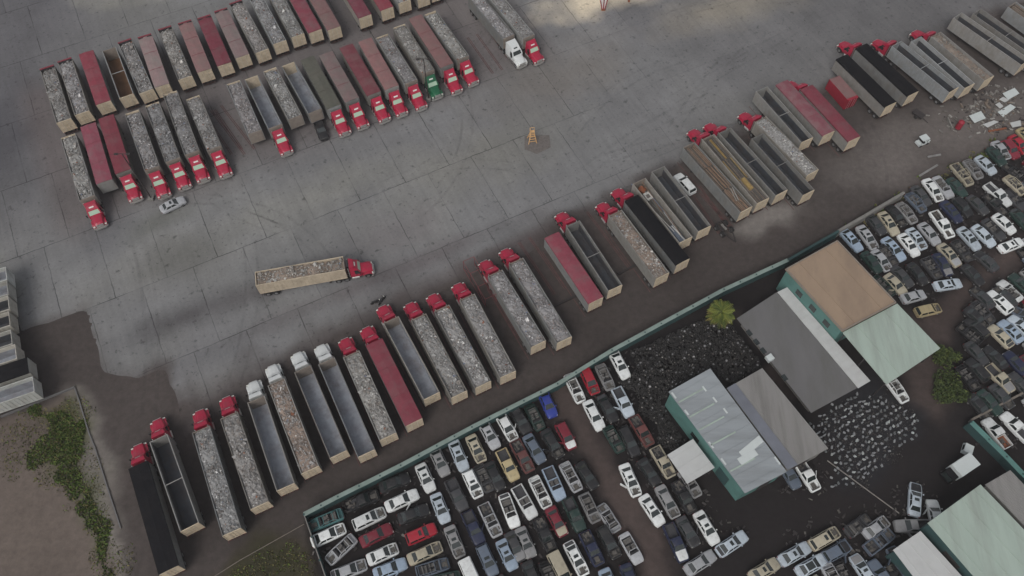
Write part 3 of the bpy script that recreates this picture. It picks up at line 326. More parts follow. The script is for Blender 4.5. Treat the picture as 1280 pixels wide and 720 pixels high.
Z={'YARD': [[-94.09, 69.7], [-85.29, 67.36], [-78.55, 56.97], [-74.77, 58.55], [-69.2, 60.88], [-68.15, 58.84], [-66.53, 55.55], [-63.61, 50.02], [-60.95, 49.34], [-58.12, 48.94], [-54.4, 50.7], [-52.96, 48.0], [-51.18, 45.37], [-48.73, 39.27], [-45.7, 42.28], [-41.63, 45.37], [-36.73, 49.61], [-30.34, 53.44], [-21.9, 58.4], [-13.12, 63.25], [-5.35, 68.45], [2.71, 71.6], [8.27, 76.62], [16.79, 80.81], [22.74, 85.31], [30.41, 90.86], [39.03, 95.87], [47.68, 99.3], [56.2, 105.2], [65.28, 112.39], [75.97, 118.17], [90.35, 124.38], [107.85, 133.69], [123.05, 148.7], [130.82, 170.91], [-128.98, 170.91], [-116.23, 91.77]], 'SAND': [[-85.9, 39.02], [-77.42, 42.41], [-67.5, 47.34], [-61.96, 37.79], [-57.03, 28.37], [-50.86, 15.55], [-77.58, 15.55]], 'DUST': [[-69.07, 47.21], [-67.04, 47.47], [-63.97, 42.79], [-59.39, 34.17], [-55.62, 27.24], [-49.78, 15.55], [-52.8, 15.55], [-56.56, 22.85], [-60.22, 28.37], [-64.1, 37.79]], 'VERGE': [[-43.1, 15.55], [-44.15, 18.1], [-29.67, 26.69], [-23.7, 15.55]], 'JUNK': [[-29.81, 27.81], [-16.43, 35.0], [6.18, 47.74], [34.96, 64.61], [46.45, 70.17], [69.38, 84.26], [95.05, 98.34], [116.96, 109.27], [76.92, 2.27], [-24.29, 2.27]], 'AISLE': [[3.94, 46.94], [8.93, 48.67], [11.54, 43.43], [14.84, 37.79], [17.36, 31.81], [20.28, 25.58], [24.78, 15.55], [17.24, 15.55], [14.68, 26.13], [11.34, 31.81], [8.9, 37.79]], 'AISLE2': [[64.04, 63.25], [66.19, 60.29], [70.87, 63.25], [76.84, 68.13], [89.16, 75.31], [87.97, 71.6], [79.06, 66.59], [73.82, 62.06], [70.16, 53.44], [64.82, 42.79], [62.44, 45.37], [62.62, 56.25], [61.0, 60.29]], 'AISLE3': [[68.83, 82.01], [62.64, 74.49], [64.52, 69.7], [69.69, 68.91], [76.59, 74.49], [75.67, 76.13], [68.55, 69.7]], 'AISLE4': [[33.3, 58.84], [36.82, 59.13], [40.75, 51.38], [44.08, 45.37], [42.24, 45.37], [38.73, 50.42], [34.76, 53.44]], 'GRAVEL': [[36.57, 76.95], [41.02, 79.12], [52.2, 83.22], [53.87, 84.61], [50.36, 80.81], [42.78, 76.95], [37.61, 74.49]], 'RDIRT': [[43.36, 80.81], [58.11, 91.77], [71.97, 101.24], [101.03, 112.39], [96.23, 97.38], [78.21, 90.86], [69.67, 85.48], [51.76, 80.81]], 'SANDTOP': [[15.15, 138.55], [31.98, 138.55], [29.61, 130.85], [21.24, 128.51], [16.73, 129.91]], 'TYRES': [[14.62, 50.42], [18.96, 53.44], [34.47, 60.88], [37.6, 55.55], [40.44, 51.79], [34.03, 48.0], [31.23, 50.42], [24.16, 47.08], [23.12, 43.82], [25.12, 39.64], [26.51, 39.27], [23.09, 37.18], [20.93, 39.64], [18.42, 42.79], [17.23, 46.68]], 'PARTS': [[44.54, 42.54], [53.65, 47.21], [56.3, 48.0], [57.54, 45.37], [59.37, 43.82], [61.55, 42.79], [60.4, 39.64], [56.83, 37.18], [53.31, 34.17], [48.8, 31.58], [45.72, 31.81], [47.0, 35.36], [45.82, 38.4]], 'GRASS1': [[-73.83, 42.54], [-70.83, 44.72], [-67.48, 45.89], [-65.43, 42.79], [-64.07, 39.02], [-69.31, 40.26]], 'GRASSW': [[-77.14, 41.52], [-66.9, 46.02], [-61.13, 37.79], [-55.35, 26.13], [-51.33, 17.58], [-56.55, 17.58], [-61.59, 28.37], [-67.14, 31.81], [-74.45, 32.98]], 'GRASS2': [[-70.33, 39.64], [-68.35, 40.26], [-64.59, 39.64], [-63.72, 34.17], [-61.42, 32.98], [-58.4, 28.37], [-55.85, 21.78], [-54.16, 17.58], [-55.46, 17.58], [-58.96, 26.13], [-61.62, 30.65], [-64.63, 33.22], [-68.4, 34.17], [-71.86, 35.96], [-73.44, 35.36], [-72.22, 37.18]], 'GRASS3': [[-41.97, 18.1], [-34.52, 22.85], [-29.23, 25.02], [-26.38, 18.1]], 'GRASS4': [[57.5, 77.45], [69.33, 84.08], [81.0, 90.49], [91.97, 97.0], [91.5, 95.49], [80.66, 89.22], [69.0, 82.7], [57.85, 76.46]]}
BL={'b1': [[23.03, 44.65], [29.59, 48.36], [38.36, 32.68], [32.11, 29.65]], 'b2': [[31.7, 45.28], [37.47, 48.55], [44.95, 36.13], [38.61, 33.0]], 'aw': [[22.32, 35.73], [26.27, 38.12], [28.88, 33.86], [24.75, 31.55]], 'b3': [[35.53, 58.07], [42.91, 63.0], [52.25, 46.4], [44.38, 42.32]], 'b3s': [[42.64, 62.69], [44.33, 63.57], [54.15, 47.31], [52.09, 46.15]], 'b4': [[43.27, 65.02], [52.6, 70.45], [59.47, 58.96], [50.1, 53.99]], 'b5': [[50.5, 54.25], [60.0, 59.26], [64.69, 51.56], [55.26, 45.71]], 'b6': [[56.24, 25.63], [64.9, 30.88], [72.62, 19.31], [63.24, 14.39]], 'b7': [[66.04, 31.1], [70.14, 33.15], [76.53, 23.06], [72.6, 20.98]], 'b8': [[51.49, 22.43], [55.8, 24.93], [60.82, 17.56], [55.81, 14.6]]}
WL={'w1': [[-28.99, 27.45], [-24.52, 29.9], [-15.98, 34.39], [-5.89, 40.16], [6.91, 47.0], [15.49, 52.6], [34.24, 63.41], [45.54, 69.01]], 'w2': [[45.62, 69.14], [55.09, 74.83]], 'w3': [[55.19, 74.97], [68.21, 82.97]], 'w4': [[-29.1, 27.54], [-24.69, 18.29]], 'w5': [[67.87, 40.94], [71.49, 35.72], [74.69, 30.61]], 'w6': [[68.82, 41.82], [75.56, 45.02], [81.02, 47.63]], 'lot': [[-77.21, 42.6], [-67.4, 47.4]], 'lot2': [[-67.46, 47.44], [-66.13, 45.21], [-63.34, 40.12], [-61.75, 37.66], [-58.54, 31.94], [-55.16, 26.04]], 'pipe': [[-43.0, 18.08], [-37.63, 21.75], [-29.4, 26.65]], 'pipe2': [[46.37, 35.84], [55.1, 28.16]]}
PT={'pole1': [-63.44, 83.04], 'pole2': [-15.85, 106.21], 'sawhorse': [3.69, 96.24], 'bike1': [-22.09, 62.21], 'bike2': [-21.2, 62.51], 'palm': [34.16, 58.55], 'palmtop': [32.7, 58.09], 'bush1': [68.09, 52.34], 'bush2': [67.45, 47.61], 'mast': [18.76, 130.85], 'mast2': [24.19, 133.22], 'cont': [-106.19, 133.69], 'wreck': [36.48, 76.29], 'barrow': [76.07, 102.03], 'barrel': [82.99, 99.3], 'van': [65.22, 34.52], 'rack': [-5.29, 65.52], 'cap': [67.32, 37.42], 'gully': [4.71, 95.87], 'cont_a': [61.24, 109.34], 'cont_b': [63.55, 104.3]}
SH={'s1': [[85.67, 101.96], [88.26, 103.14], [88.65, 101.37], [86.22, 100.2]], 's2': [[87.6, 99.81], [89.97, 100.78], [90.75, 100.39], [88.27, 99.04]], 's3': [[91.37, 102.94], [94.38, 104.93], [95.2, 104.13], [92.06, 101.76]], 's4': [[93.66, 107.55], [96.4, 108.98], [96.87, 107.55], [94.24, 105.93]], 's5': [[73.9, 95.62], [76.39, 96.75], [76.79, 95.99], [73.92, 93.93]], 's6': [[92.62, 106.13], [93.57, 106.74], [94.39, 105.93], [93.45, 105.33]], 's7': [[91.45, 104.73], [92.38, 105.33], [92.84, 104.33], [92.06, 103.73]], 's8': [[92.78, 100.2], [94.91, 100.78], [94.63, 99.43], [92.87, 99.04]]}
PL={'p1': [[75.6, 92.35], [78.08, 92.9]], 'p2': [[72.91, 87.99], [76.87, 90.52]], 'p3': [[88.42, 98.36], [91.91, 99.13]], 'p4': [[81.53, 101.46], [81.7, 98.74]], 'p5': [[45.88, 24.32], [46.68, 22.81]]}
RL={'r1': [[2.05, 74.49], [7.91, 64.31]], 'r2': [[13.99, 80.81], [20.77, 68.91]], 'r3': [[32.42, 85.48], [36.46, 76.13]], 'r4': [[-56.02, 104.2], [-47.95, 93.62]], 'r5': [[-4.0, 67.36], [1.92, 56.25]], 'r6': [[-5.73, 128.97], [0.0, 117.73]], 'r7': [[-57.05, 103.21], [-50.29, 93.62]], 'r8': [[34.06, 84.96], [38.47, 77.78]], 'r9': [[-8.04, 123.26], [-2.81, 113.44]]}
WS={'q1': [[6.78, 61.56], [10.5, 63.5]], 'q2': [[17.6, 67.61], [20.8, 69.48]]}
# ---------------------------------------------------------------- materials
MT={}
def mat(name,col,rough=.7,metal=0,var=.12,scale=3.0,bump=0,bscale=20,objcol=False,coord='Object',spec=.4,dirt=None,dirtscale=1.2,dirtamt=.5,stretch=(1,1,1),emit=None,tint=False,rot=0,dlo=.45,dhi=.7):
    m=bpy.data.materials.new(name); m.use_nodes=True; n=m.node_tree.nodes; l=m.node_tree.links
    b=n['Principled BSDF']; b.inputs['Roughness'].default_value=rough; b.inputs['Metallic'].default_value=metal
    b.inputs['Specular IOR Level'].default_value=spec
    tc=n.new('ShaderNodeTexCoord'); mp=n.new('ShaderNodeMapping'); mp.inputs['Scale'].default_value=stretch; mp.inputs['Rotation'].default_value=(0,0,R(rot))
    oi=n.new('ShaderNodeObjectInfo')
    ad=n.new('ShaderNodeVectorMath'); ad.operation='ADD'; sc=n.new('ShaderNodeVectorMath'); sc.operation='SCALE'; sc.inputs[3].default_value=37.0
    cb=n.new('ShaderNodeCombineXYZ'); l.new(oi.outputs['Random'],cb.inputs[0]); l.new(oi.outputs['Random'],cb.inputs[1]); l.new(cb.outputs[0],sc.inputs[0])
    l.new(tc.outputs[coord],ad.inputs[0]); l.new(sc.outputs[0],ad.inputs[1]); l.new(ad.outputs[0],mp.inputs[0])
    nz=n.new('ShaderNodeTexNoise'); nz.inputs['Scale'].default_value=scale; nz.inputs['Detail'].default_value=5; nz.inputs['Roughness'].default_value=.65
    l.new(mp.outputs[0],nz.inputs['Vector'])
    mr=n.new('ShaderNodeMapRange'); mr.inputs[1].default_value=.25; mr.inputs[2].default_value=.75; mr.inputs[3].default_value=1-var; mr.inputs[4].default_value=1+var
    l.new(nz.outputs[0],mr.inputs[0])
    mx=n.new('ShaderNodeVectorMath'); mx.operation='SCALE'
    if objcol: l.new(oi.outputs['Color'],mx.inputs[0])
    else: mx.inputs[0].default_value=col[:3]
    l.new(mr.outputs[0],mx.inputs[3])
    src=mx.outputs[0]
    if dirt:
        n2=n.new('ShaderNodeTexNoise'); n2.inputs['Scale'].default_value=dirtscale; n2.inputs['Detail'].default_value=6; n2.inputs['Roughness'].default_value=.7
        l.new(mp.outputs[0],n2.inputs['Vector'])
        r2=n.new('ShaderNodeMapRange'); r2.inputs[1].default_value=dlo; r2.inputs[2].default_value=dhi; r2.inputs[3].default_value=0; r2.inputs[4].default_value=dirtamt
        l.new(n2.outputs[0],r2.inputs[0])
        mi=n.new('ShaderNodeMix'); mi.data_type='RGBA'; l.new(r2.outputs[0],mi.inputs['Factor']); l.new(src,mi.inputs[6]); mi.inputs[7].default_value=(*dirt,1)
        src=mi.outputs[2]
    if tint:
        tm=n.new('ShaderNodeVectorMath'); tm.operation='MULTIPLY'; l.new(src,tm.inputs[0]); l.new(oi.outputs['Color'],tm.inputs[1]); src=tm.outputs[0]
    l.new(src,b.inputs['Base Color'])
    if bump:
        nb=n.new('ShaderNodeTexNoise'); nb.inputs['Scale'].default_value=bscale; nb.inputs['Detail'].default_value=4; l.new(mp.outputs[0],nb.inputs['Vector'])
        bp=n.new('ShaderNodeBump'); bp.inputs['Strength'].default_value=bump; bp.inputs['Distance'].default_value=.05; l.new(nb.outputs[0],bp.inputs['Height']); l.new(bp.outputs[0],b.inputs['Normal'])
    if emit: b.inputs['Emission Color'].default_value=(*emit,1); b.inputs['Emission Strength'].default_value=1
    MT[name]=m; return m
mat('paint',(1,1,1),.38,0,.10,2,objcol=True,spec=.5,dirt=(.10,.09,.08),dirtscale=1.6,dirtamt=.35,dlo=.5)
mat('truck_red',(.35,.010,.042),.38,0,.12,2,spec=.5,dirt=(.17,.05,.06),dirtamt=.55)
mat('truck_white',(.58,.60,.60),.35,0,.06,2,spec=.5)
mat('truck_green',(.01,.10,.045),.35,0,.1,2,spec=.5)
mat('glass_dark',(.02,.026,.026),.12,0,.1,1,spec=.8)
mat('glass_pale',(.38,.52,.40),.2,0,.05,1,spec=.6)  # pale green reflection painted into the windshield colour
mat('rubber',(.022,.021,.021),.8,0,.2,6)
mat('rim',(.20,.20,.205),.5,.4,.2,6)
mat('chrome',(.55,.54,.52),.3,.7,.1,4)
mat('black_plastic',(.02,.02,.022),.6,0,.2,4)
mat('chassis_rust',(.055,.028,.026),.8,0,.3,3)
mat('chassis_dark',(.035,.03,.03),.75,0,.3,4)
mat('engine',(.09,.085,.08),.6,.3,.6,9,dirt=(.25,.22,.18),dirtscale=6,dirtamt=.5)
mat('interior',(.045,.045,.05),.8,0,.4,5)
mat('seat_cloth',(.12,.115,.11),.9,0,.3,5)
mat('lamp_clear',(.6,.6,.56),.2,0,.1,4)
mat('lamp_red',(.12,.015,.015),.3,0,.1,4)
mat('rust',(.20,.07,.035),.85,0,.4,3,bump=.3)
mat('trailer_side',(.3,.3,.3),.7,0,.16,1.3,objcol=True,dirt=(.16,.13,.10),dirtscale=.7,dirtamt=.45,stretch=(1,1,.6))
mat('trailer_in',(.31,.33,.37),.55,.2,.22,.8,dirt=(.13,.09,.07),dirtscale=.5,dirtamt=.5)
mat('trailer_in_dark',(.062,.068,.080),.6,.2,.25,.8,dirt=(.09,.06,.045),dirtscale=.5,dirtamt=.4)
mat('trailer_in_rust',(.14,.075,.04),.8,0,.3,.8)
mat('tan_wall',(.215,.185,.16),.75,0,.2,1.5)
mat('door_cream',(.52,.44,.33),.7,0,.16,1.4,dirt=(.33,.25,.17),dirtscale=1.5,dirtamt=.5)
for nm,c,dc in (('red',(.185,.034,.050),(.16,.075,.08)),('pink',(.20,.105,.105),(.17,.125,.115)),('darkpink',(.165,.045,.058),(.17,.10,.10)),('black',(.007,.007,.009),(.014,.013,.014)),('green',(.085,.085,.07),(.11,.10,.085))):
    mat('tarp_'+nm,c,.75,0,.15,1.2,spec=.12 if nm=='black' else .3,bump=.7,bscale=2.2,dirt=dc,dirtscale=.45,dirtamt=.75,tint=True)
mat('sc_dark',(.105,.095,.088),.85,0,.4,3); mat('sc_grey',(.19,.18,.168),.75,.1,.35,3); mat('sc_lite',(.29,.28,.26),.6,.2,.3,3)
mat('sc_white',(.50,.49,.46),.5,.2,.2,3); mat('sc_brown',(.175,.14,.112),.85,0,.35,3)
mat('sc_bed',(.185,.182,.178),.9,0,.4,1.3,bump=.6,bscale=8,tint=True,dirt=(.13,.127,.122),dirtscale=.5,dirtamt=.6); mat('sc_bed_brown',(.175,.142,.12),.9,0,.4,1.3,bump=.6,bscale=8,tint=True,dirt=(.13,.10,.08),dirtscale=.5,dirtamt=.7)
mat('ld_dark',(.105,.095,.088),.85,0,.4,3,tint=True); mat('ld_grey',(.185,.182,.178),.75,.1,.35,3,tint=True); mat('ld_lite',(.285,.282,.275),.6,.2,.3,3,tint=True)
mat('ld_white',(.46,.45,.43),.5,.2,.2,3,tint=True); mat('ld_brown',(.18,.165,.152),.85,0,.35,3,tint=True); mat('ld_rust',(.20,.085,.05),.85,0,.35,3); mat('ld_blue',(.16,.19,.27),.6,0,.3,3)
mat('yellow',(.27,.185,.07),.6,0,.3,2); mat('beam',(.23,.155,.11),.75,0,.3,2); mat('beam_grey',(.13,.13,.12),.7,.1,.3,2); mat('blue_grey',(.14,.17,.22),.6,0,.2,2)
mat('teal',(.085,.19,.175),.6,0,.12,.6,dirt=(.07,.12,.11),dirtscale=.5,dirtamt=.45); mat('teal_dark',(.028,.068,.070),.7,0,.2,.6,dirt=(.03,.04,.04),dirtamt=.5)
mat('mint',(.33,.40,.355),.6,0,.10,.5,dirt=(.235,.26,.235),dirtscale=.45,dirtamt=.75,stretch=(1,.12,1),rot=-28)
mat('mint_cap',(.20,.255,.235),.7,0,.15,.8,dirt=(.13,.17,.15),dirtscale=.5,dirtamt=.6)
mat('roof_silver',(.29,.315,.335),.5,.15,.10,.5,dirt=(.215,.23,.24),dirtscale=.6,dirtamt=.8,stretch=(.15,1,1),rot=-28)
mat('roof_brown',(.235,.23,.225),.65,.1,.12,.5,dirt=(.15,.145,.14),dirtscale=.7,dirtamt=.9,stretch=(1,.08,1),rot=-28)
mat('roof_slate',(.15,.16,.19),.6,.1,.15,.5); mat('roof_grey',(.128,.126,.129),.8,0,.08,.4,dirt=(.10,.10,.092),dirtscale=.3,dirtamt=.7,stretch=(1,.3,1),rot=-28)
mat('roof_tan',(.285,.21,.15),.8,0,.08,.4,dirt=(.19,.14,.105),dirtscale=.25,dirtamt=.6,stretch=(1,.4,1),rot=-28)
mat('roof_white',(.46,.47,.47),.6,0,.07,.5,dirt=(.38,.38,.38),dirtscale=.4,dirtamt=.5)
mat('skylight',(.50,.54,.54),.4,0,.05,1); mat('concrete_wall',(.17,.165,.155),.9,0,.15,1); mat('wood',(.15,.13,.11),.8,0,.3,2)
mat('orange',(.58,.36,.17),.5,0,.1,2); mat('container_red',(.26,.018,.035),.6,0,.12,1); mat('rack_red',(.17,.045,.05),.6,0,.2,1)
mat('leaf_a',(.085,.12,.022),.75,0,.35,1.5); mat('leaf_b',(.17,.19,.035),.75,0,.35,1.5); mat('leaf_c',(.20,.17,.04),.8,0,.3,1.5); mat('bush_a',(.035,.055,.014),.85,0,.5,1.2); mat('bush_b',(.065,.085,.02),.85,0,.5,1.2); mat('bark',(.13,.09,.065),.9,0,.3,6)
mat('grass_a',(.10,.15,.028),.9,0,.4,.8); mat('grass_b',(.14,.125,.05),.9,0,.4,.8)
mat('grass_c',(.06,.10,.02),.9,0,.4,.8); mat('part_a',(.25,.26,.27),.7,.1,.3,3); mat('part_b',(.14,.15,.155),.7,.1,.3,3); mat('part_c',(.40,.42,.42),.6,.1,.3,3); mat('line_red',(.105,.052,.050),.9,0,.4,1.2); mat('bare_soil',(.125,.112,.106),.95,0,.3,2); mat('marker_white',(.62,.6,.58),.5,0,.05,3)
# ---------------------------------------------------------------- mesh helpers
class MB:
    def __init__(s): s.v=[];s.f=[];s.m=[]
    def box(s,x0,x1,y0,y1,z0,z1,m=0,M=None):
        P=[(x0,y0,z0),(x1,y0,z0),(x1,y1,z0),(x0,y1,z0),(x0,y0,z1),(x1,y0,z1),(x1,y1,z1),(x0,y1,z1)]
        if M is not None: P=[tuple(M@Vector(p)) for p in P]
        k=len(s.v); s.v+=P
        for q in ((0,3,2,1),(4,5,6,7),(0,1,5,4),(1,2,6,5),(2,3,7,6),(3,0,4,7)): s.f.append(tuple(k+i for i in q)); s.m.append(m)
        return s
    def hexa(s,P,m=0):
        k=len(s.v); s.v+=[tuple(p) for p in P]
        for q in ((0,3,2,1),(4,5,6,7),(0,1,5,4),(1,2,6,5),(2,3,7,6),(3,0,4,7)): s.f.append(tuple(k+i for i in q)); s.m.append(m)
        return s
    def bar(s,a,b,t,m=0,t2=None):
        a=Vector(a);b=Vector(b);d=b-a;L=d.length
        if L<1e-6: return s
        q=d.to_track_quat('X','Z').to_matrix().to_4x4(); q.translation=a
        t2=t2 or t
        return s.box(0,L,-t/2,t/2,-t2/2,t2/2,m,q)
    def cyl(s,a,b,r,n=12,m=0,r2=None,capm=None):
        a=Vector(a);b=Vector(b);d=(b-a).normalized(); up=Vector((0,0,1)) if abs(d.z)<.9 else Vector((1,0,0))
        u=d.cross(up).normalized(); v=d.cross(u); r2=r if r2 is None else r2
        k=len(s.v)
        for i in range(n):
            t=2*math.pi*i/n; o=u*math.cos(t)+v*math.sin(t); s.v.append(tuple(a+o*r)); s.v.append(tuple(b+o*r2))
        for i in range(n):
            j=(i+1)%n; s.f.append((k+2*i,k+2*i+1,k+2*j+1,k+2*j)); s.m.append(m)
        s.f.append(tuple(k+2*i for i in range(n))); s.m.append(m if capm is None else capm)
        s.f.append(tuple(k+2*i+1 for i in reversed(range(n)))); s.m.append(m if capm is None else capm)
        return s
    def loft(s,secs,m=0,cap=True,closed=True):
        n=len(secs[0]); k=len(s.v)
        for sec in secs: s.v+=[tuple(p) for p in sec]
        for i in range(len(secs)-1):
            for j in range(n if closed else n-1):
                a=k+i*n+j; b=k+i*n+(j+1)%n; s.f.append((a,a+n,b+n,b)); s.m.append(m)
        if cap: s.f.append(tuple(k+j for j in range(n))); s.m.append(m); s.f.append(tuple(k+(len(secs)-1)*n+j for j in reversed(range(n)))); s.m.append(m)
        return s
    def quad(s,a,b,c,d,m=0):
        k=len(s.v); s.v+=[tuple(a),tuple(b),tuple(c),tuple(d)]; s.f.append((k,k+1,k+2,k+3)); s.m.append(m); return s
    def poly(s,pts,z,m=0):
        k=len(s.v); s.v+=[(p[0],p[1],z) for p in pts]; s.f.append(tuple(range(k,k+len(pts)))); s.m.append(m); return s
    def prism(s,pts,z0,z1,m=0):
        a=sum(pts[i][0]*pts[(i+1)%len(pts)][1]-pts[(i+1)%len(pts)][0]*pts[i][1] for i in range(len(pts)))
        if a<0: pts=pts[::-1]
        zz=lambda z:(z if isinstance(z,(list,tuple)) else [z]*len(pts))
        A=zz(z0);B=zz(z1)
        k=len(s.v);n=len(pts); s.v+=[(p[0],p[1],A[i]) for i,p in enumerate(pts)]+[(p[0],p[1],B[i]) for i,p in enumerate(pts)]
        s.f.append(tuple(k+i for i in reversed(range(n))));s.m.append(m);s.f.append(tuple(k+n+i for i in range(n)));s.m.append(m)
        for i in range(n):
            j=(i+1)%n; s.f.append((k+i,k+j,k+n+j,k+n+i)); s.m.append(m)
        return s
    def mesh(s,name,mats,smooth=False):
        me=bpy.data.meshes.new(name); me.from_pydata(s.v,[],s.f)
        for x in mats: me.materials.append(MT[x])
        if len(mats)>1: me.polygons.foreach_set('material_index',s.m)
        if smooth: me.polygons.foreach_set('use_smooth',[True]*len(s.f))
        me.update(); return me
    def build(s,name,mats,parent=None,smooth=False,color=None):
        if isinstance(mats,str): mats=[mats]
        o=bpy.data.objects.new(name,s.mesh(name,mats,smooth)); C.objects.link(o)
        if parent: o.parent=parent
        if color: o.color=(*color,1)
        return o
def tag(o,label,cat,group=None,kind=None):
    o['label']=label; o['category']=cat
    if group: o['group']=group
    if kind: o['kind']=kind
    return o
def struct(o,kind='structure'): o['kind']=kind; return o
def thing(name,label,cat,loc=(0,0,0),rz=0,group=None):
    o=bpy.data.objects.new(name,None); o.empty_display_size=.2; C.objects.link(o); o.location=loc; o.rotation_euler=(0,0,rz)
    return tag(o,label,cat,group)
# A template is a list of (name, mesh, use_paint, [sub-parts]); stamp() makes a thing with its own part objects from it
def stamp(tpl,name,label,cat,loc,rz,group,color=(1,1,1),sx=1,over=None):
    root=thing(name,label,cat,loc,rz,group); root.scale=(sx,1,1)
    def add(items,par):
        for nm,me,sub in items:
            o=bpy.data.objects.new(nm,me); C.objects.link(o); o.parent=par; o.color=(*(over.get(nm,color) if over else color),1)
            add(sub,o)
    add(tpl,root); return root
# ---------------------------------------------------------------- ground
def sdf(px,py,poly):
    P=np.array(poly);d=np.full(px.shape,1e9);ins=np.zeros(px.shape,bool);n=len(P)
    for i in range(n):
        a=P[i];b=P[(i+1)%n];e=b-a;wx=px-a[0];wy=py-a[1]
        t=np.clip((wx*e[0]+wy*e[1])/(e@e+1e-9),0,1);dx=wx-e[0]*t;dy=wy-e[1]*t
        d=np.minimum(d,dx*dx+dy*dy)
        c=((a[1]<=py)&(b[1]>py))|((b[1]<=py)&(a[1]>py))
        if abs(e[1])>1e-9: ins^=c&(px<a[0]+(py-a[1])/e[1]*e[0])
    d=np.sqrt(d); return np.where(ins,-d,d)
rs=np.random.RandomState(3)
def vnoise(x,y,s,seed):
    r=np.random.RandomState(seed).rand(256,256); X=x/s+50;Y=y/s+50; i=np.floor(X).astype(int);j=np.floor(Y).astype(int);fx=X-i;fy=Y-j;fx=fx*fx*(3-2*fx);fy=fy*fy*(3-2*fy)
    g=lambda a,b:r[a%256,b%256]
    return (g(i,j)*(1-fx)+g(i+1,j)*fx)*(1-fy)+(g(i,j+1)*(1-fx)+g(i+1,j+1)*fx)*fy-.5
def fbm(x,y,s,seed): return vnoise(x,y,s,seed)+.5*vnoise(x,y,s/2,seed+1)+.25*vnoise(x,y,s/4,seed+2)
def grid_mesh(name,x0,x1,y0,y1,st,zf,colf,material):
    nx=int((x1-x0)/st)+1;ny=int((y1-y0)/st)+1
    X,Y=np.meshgrid(np.linspace(x0,x1,nx),np.linspace(y0,y1,ny)); x=X.ravel();y=Y.ravel(); z=zf(x,y)
    me=bpy.data.meshes.new(name); me.vertices.add(nx*ny); me.vertices.foreach_set('co',np.stack([x,y,z],1).ravel())
    I,J=np.meshgrid(np.arange(nx-1),np.arange(ny-1)); a=(J*nx+I).ravel(); q=np.stack([a,a+1,a+nx+1,a+nx],1).ravel()
    nf=(nx-1)*(ny-1); me.loops.add(nf*4); me.loops.foreach_set('vertex_index',q); me.polygons.add(nf); me.polygons.foreach_set('loop_start',np.arange(nf)*4)
    me.update(); me.validate()
    ca=me.color_attributes.new('Col','FLOAT_COLOR','POINT'); c=colf(x,y); ca.data.foreach_set('color',np.concatenate([c,np.ones((len(c),1))],1).ravel())
    me.materials.append(material); o=bpy.data.objects.new(name,me); C.objects.link(o); return o
m=bpy.data.materials.new('dirt'); m.use_nodes=True; n=m.node_tree.nodes; l=m.node_tree.links; b=n['Principled BSDF']; b.inputs['Roughness'].default_value=.95; b.inputs['Specular IOR Level'].default_value=.15
at=n.new('ShaderNodeVertexColor'); at.layer_name='Col'; tc=n.new('ShaderNodeTexCoord')
nz=n.new('ShaderNodeTexNoise'); nz.inputs['Scale'].default_value=.9; nz.inputs['Detail'].default_value=9; nz.inputs['Roughness'].default_value=.72; l.new(tc.outputs['Object'],nz.inputs['Vector'])
mr=n.new('ShaderNodeMapRange'); mr.inputs[1].default_value=.25; mr.inputs[2].default_value=.75; mr.inputs[3].default_value=.72; mr.inputs[4].default_value=1.28; l.new(nz.outputs[0],mr.inputs[0])
vm=n.new('ShaderNodeVectorMath'); vm.operation='SCALE'; l.new(at.outputs[0],vm.inputs[0]); l.new(mr.outputs[0],vm.inputs[3]); l.new(vm.outputs[0],b.inputs['Base Color'])
bp=n.new('ShaderNodeBump'); bp.inputs['Strength'].default_value=.6; bp.inputs['Distance'].default_value=.1; l.new(nz.outputs[0],bp.inputs['Height']); l.new(bp.outputs[0],b.inputs['Normal'])
DIRT=m
LIN=lambda *c: np.array([(v/255)**2.2 for v in c])
def dirt_col(x,y):
    c=np.tile(np.array([.064,.054,.051]),(len(x),1))
    wob=fbm(x,y,9,11)*3.0+fbm(x,y,2.5,17)*1.0
    def blend(key,col,soft=1.5,amt=1,off=0):
        nonlocal c
        t=np.clip(.5-(sdf(x,y,Z[key])+wob*min(soft,2)*.8+off)/(2*soft),0,1)*amt; t=(t*t*(3-2*t))[:,None]; c=c*(1-t)+np.array(col)*t
    blend('RDIRT',(.118,.104,.098),5,.95); blend('GRAVEL',(.19,.175,.165),1.6,.8)
    blend('JUNK',(.018,.0155,.016),.6); 
    for k,a in (('AISLE',.95),('AISLE2',.8),('AISLE3',.8),('AISLE4',.9)): blend(k,(.068,.052,.048),2,a)
    blend('SAND',(.124,.101,.088),.8); blend('DUST',(.17,.155,.142),1.2,.9); blend('VERGE',(.055,.045,.033),1.5)
    blend('TYRES',(.012,.011,.012),1.2); blend('PARTS',(.02,.02,.023),1.5)
    blend('GRASS1',(.075,.075,.032),1.4,.75); blend('GRASS2',(.06,.068,.028),1.8,.7); blend('GRASS3',(.045,.045,.024),2.5,.7); blend('GRASS4',(.05,.055,.022),.6,.7)
    k=fbm(x,y,14,31)[:,None]; c=c*(1+k*.35)
    return np.clip(c,.004,1)
def dirt_z(x,y): return np.where(sdf(x,y,Z['YARD'])<1.0,-.03,fbm(x,y,5,41)*.05-.0)
base=MB().quad((-900,-700,-.12),(900,-700,-.12),(900,1200,-.12),(-900,1200,-.12)).build('ground',['sc_dark']); struct(base)
g=grid_mesh('dirt_ground',-125,135,-12,150,.55,dirt_z,dirt_col,DIRT); struct(g)
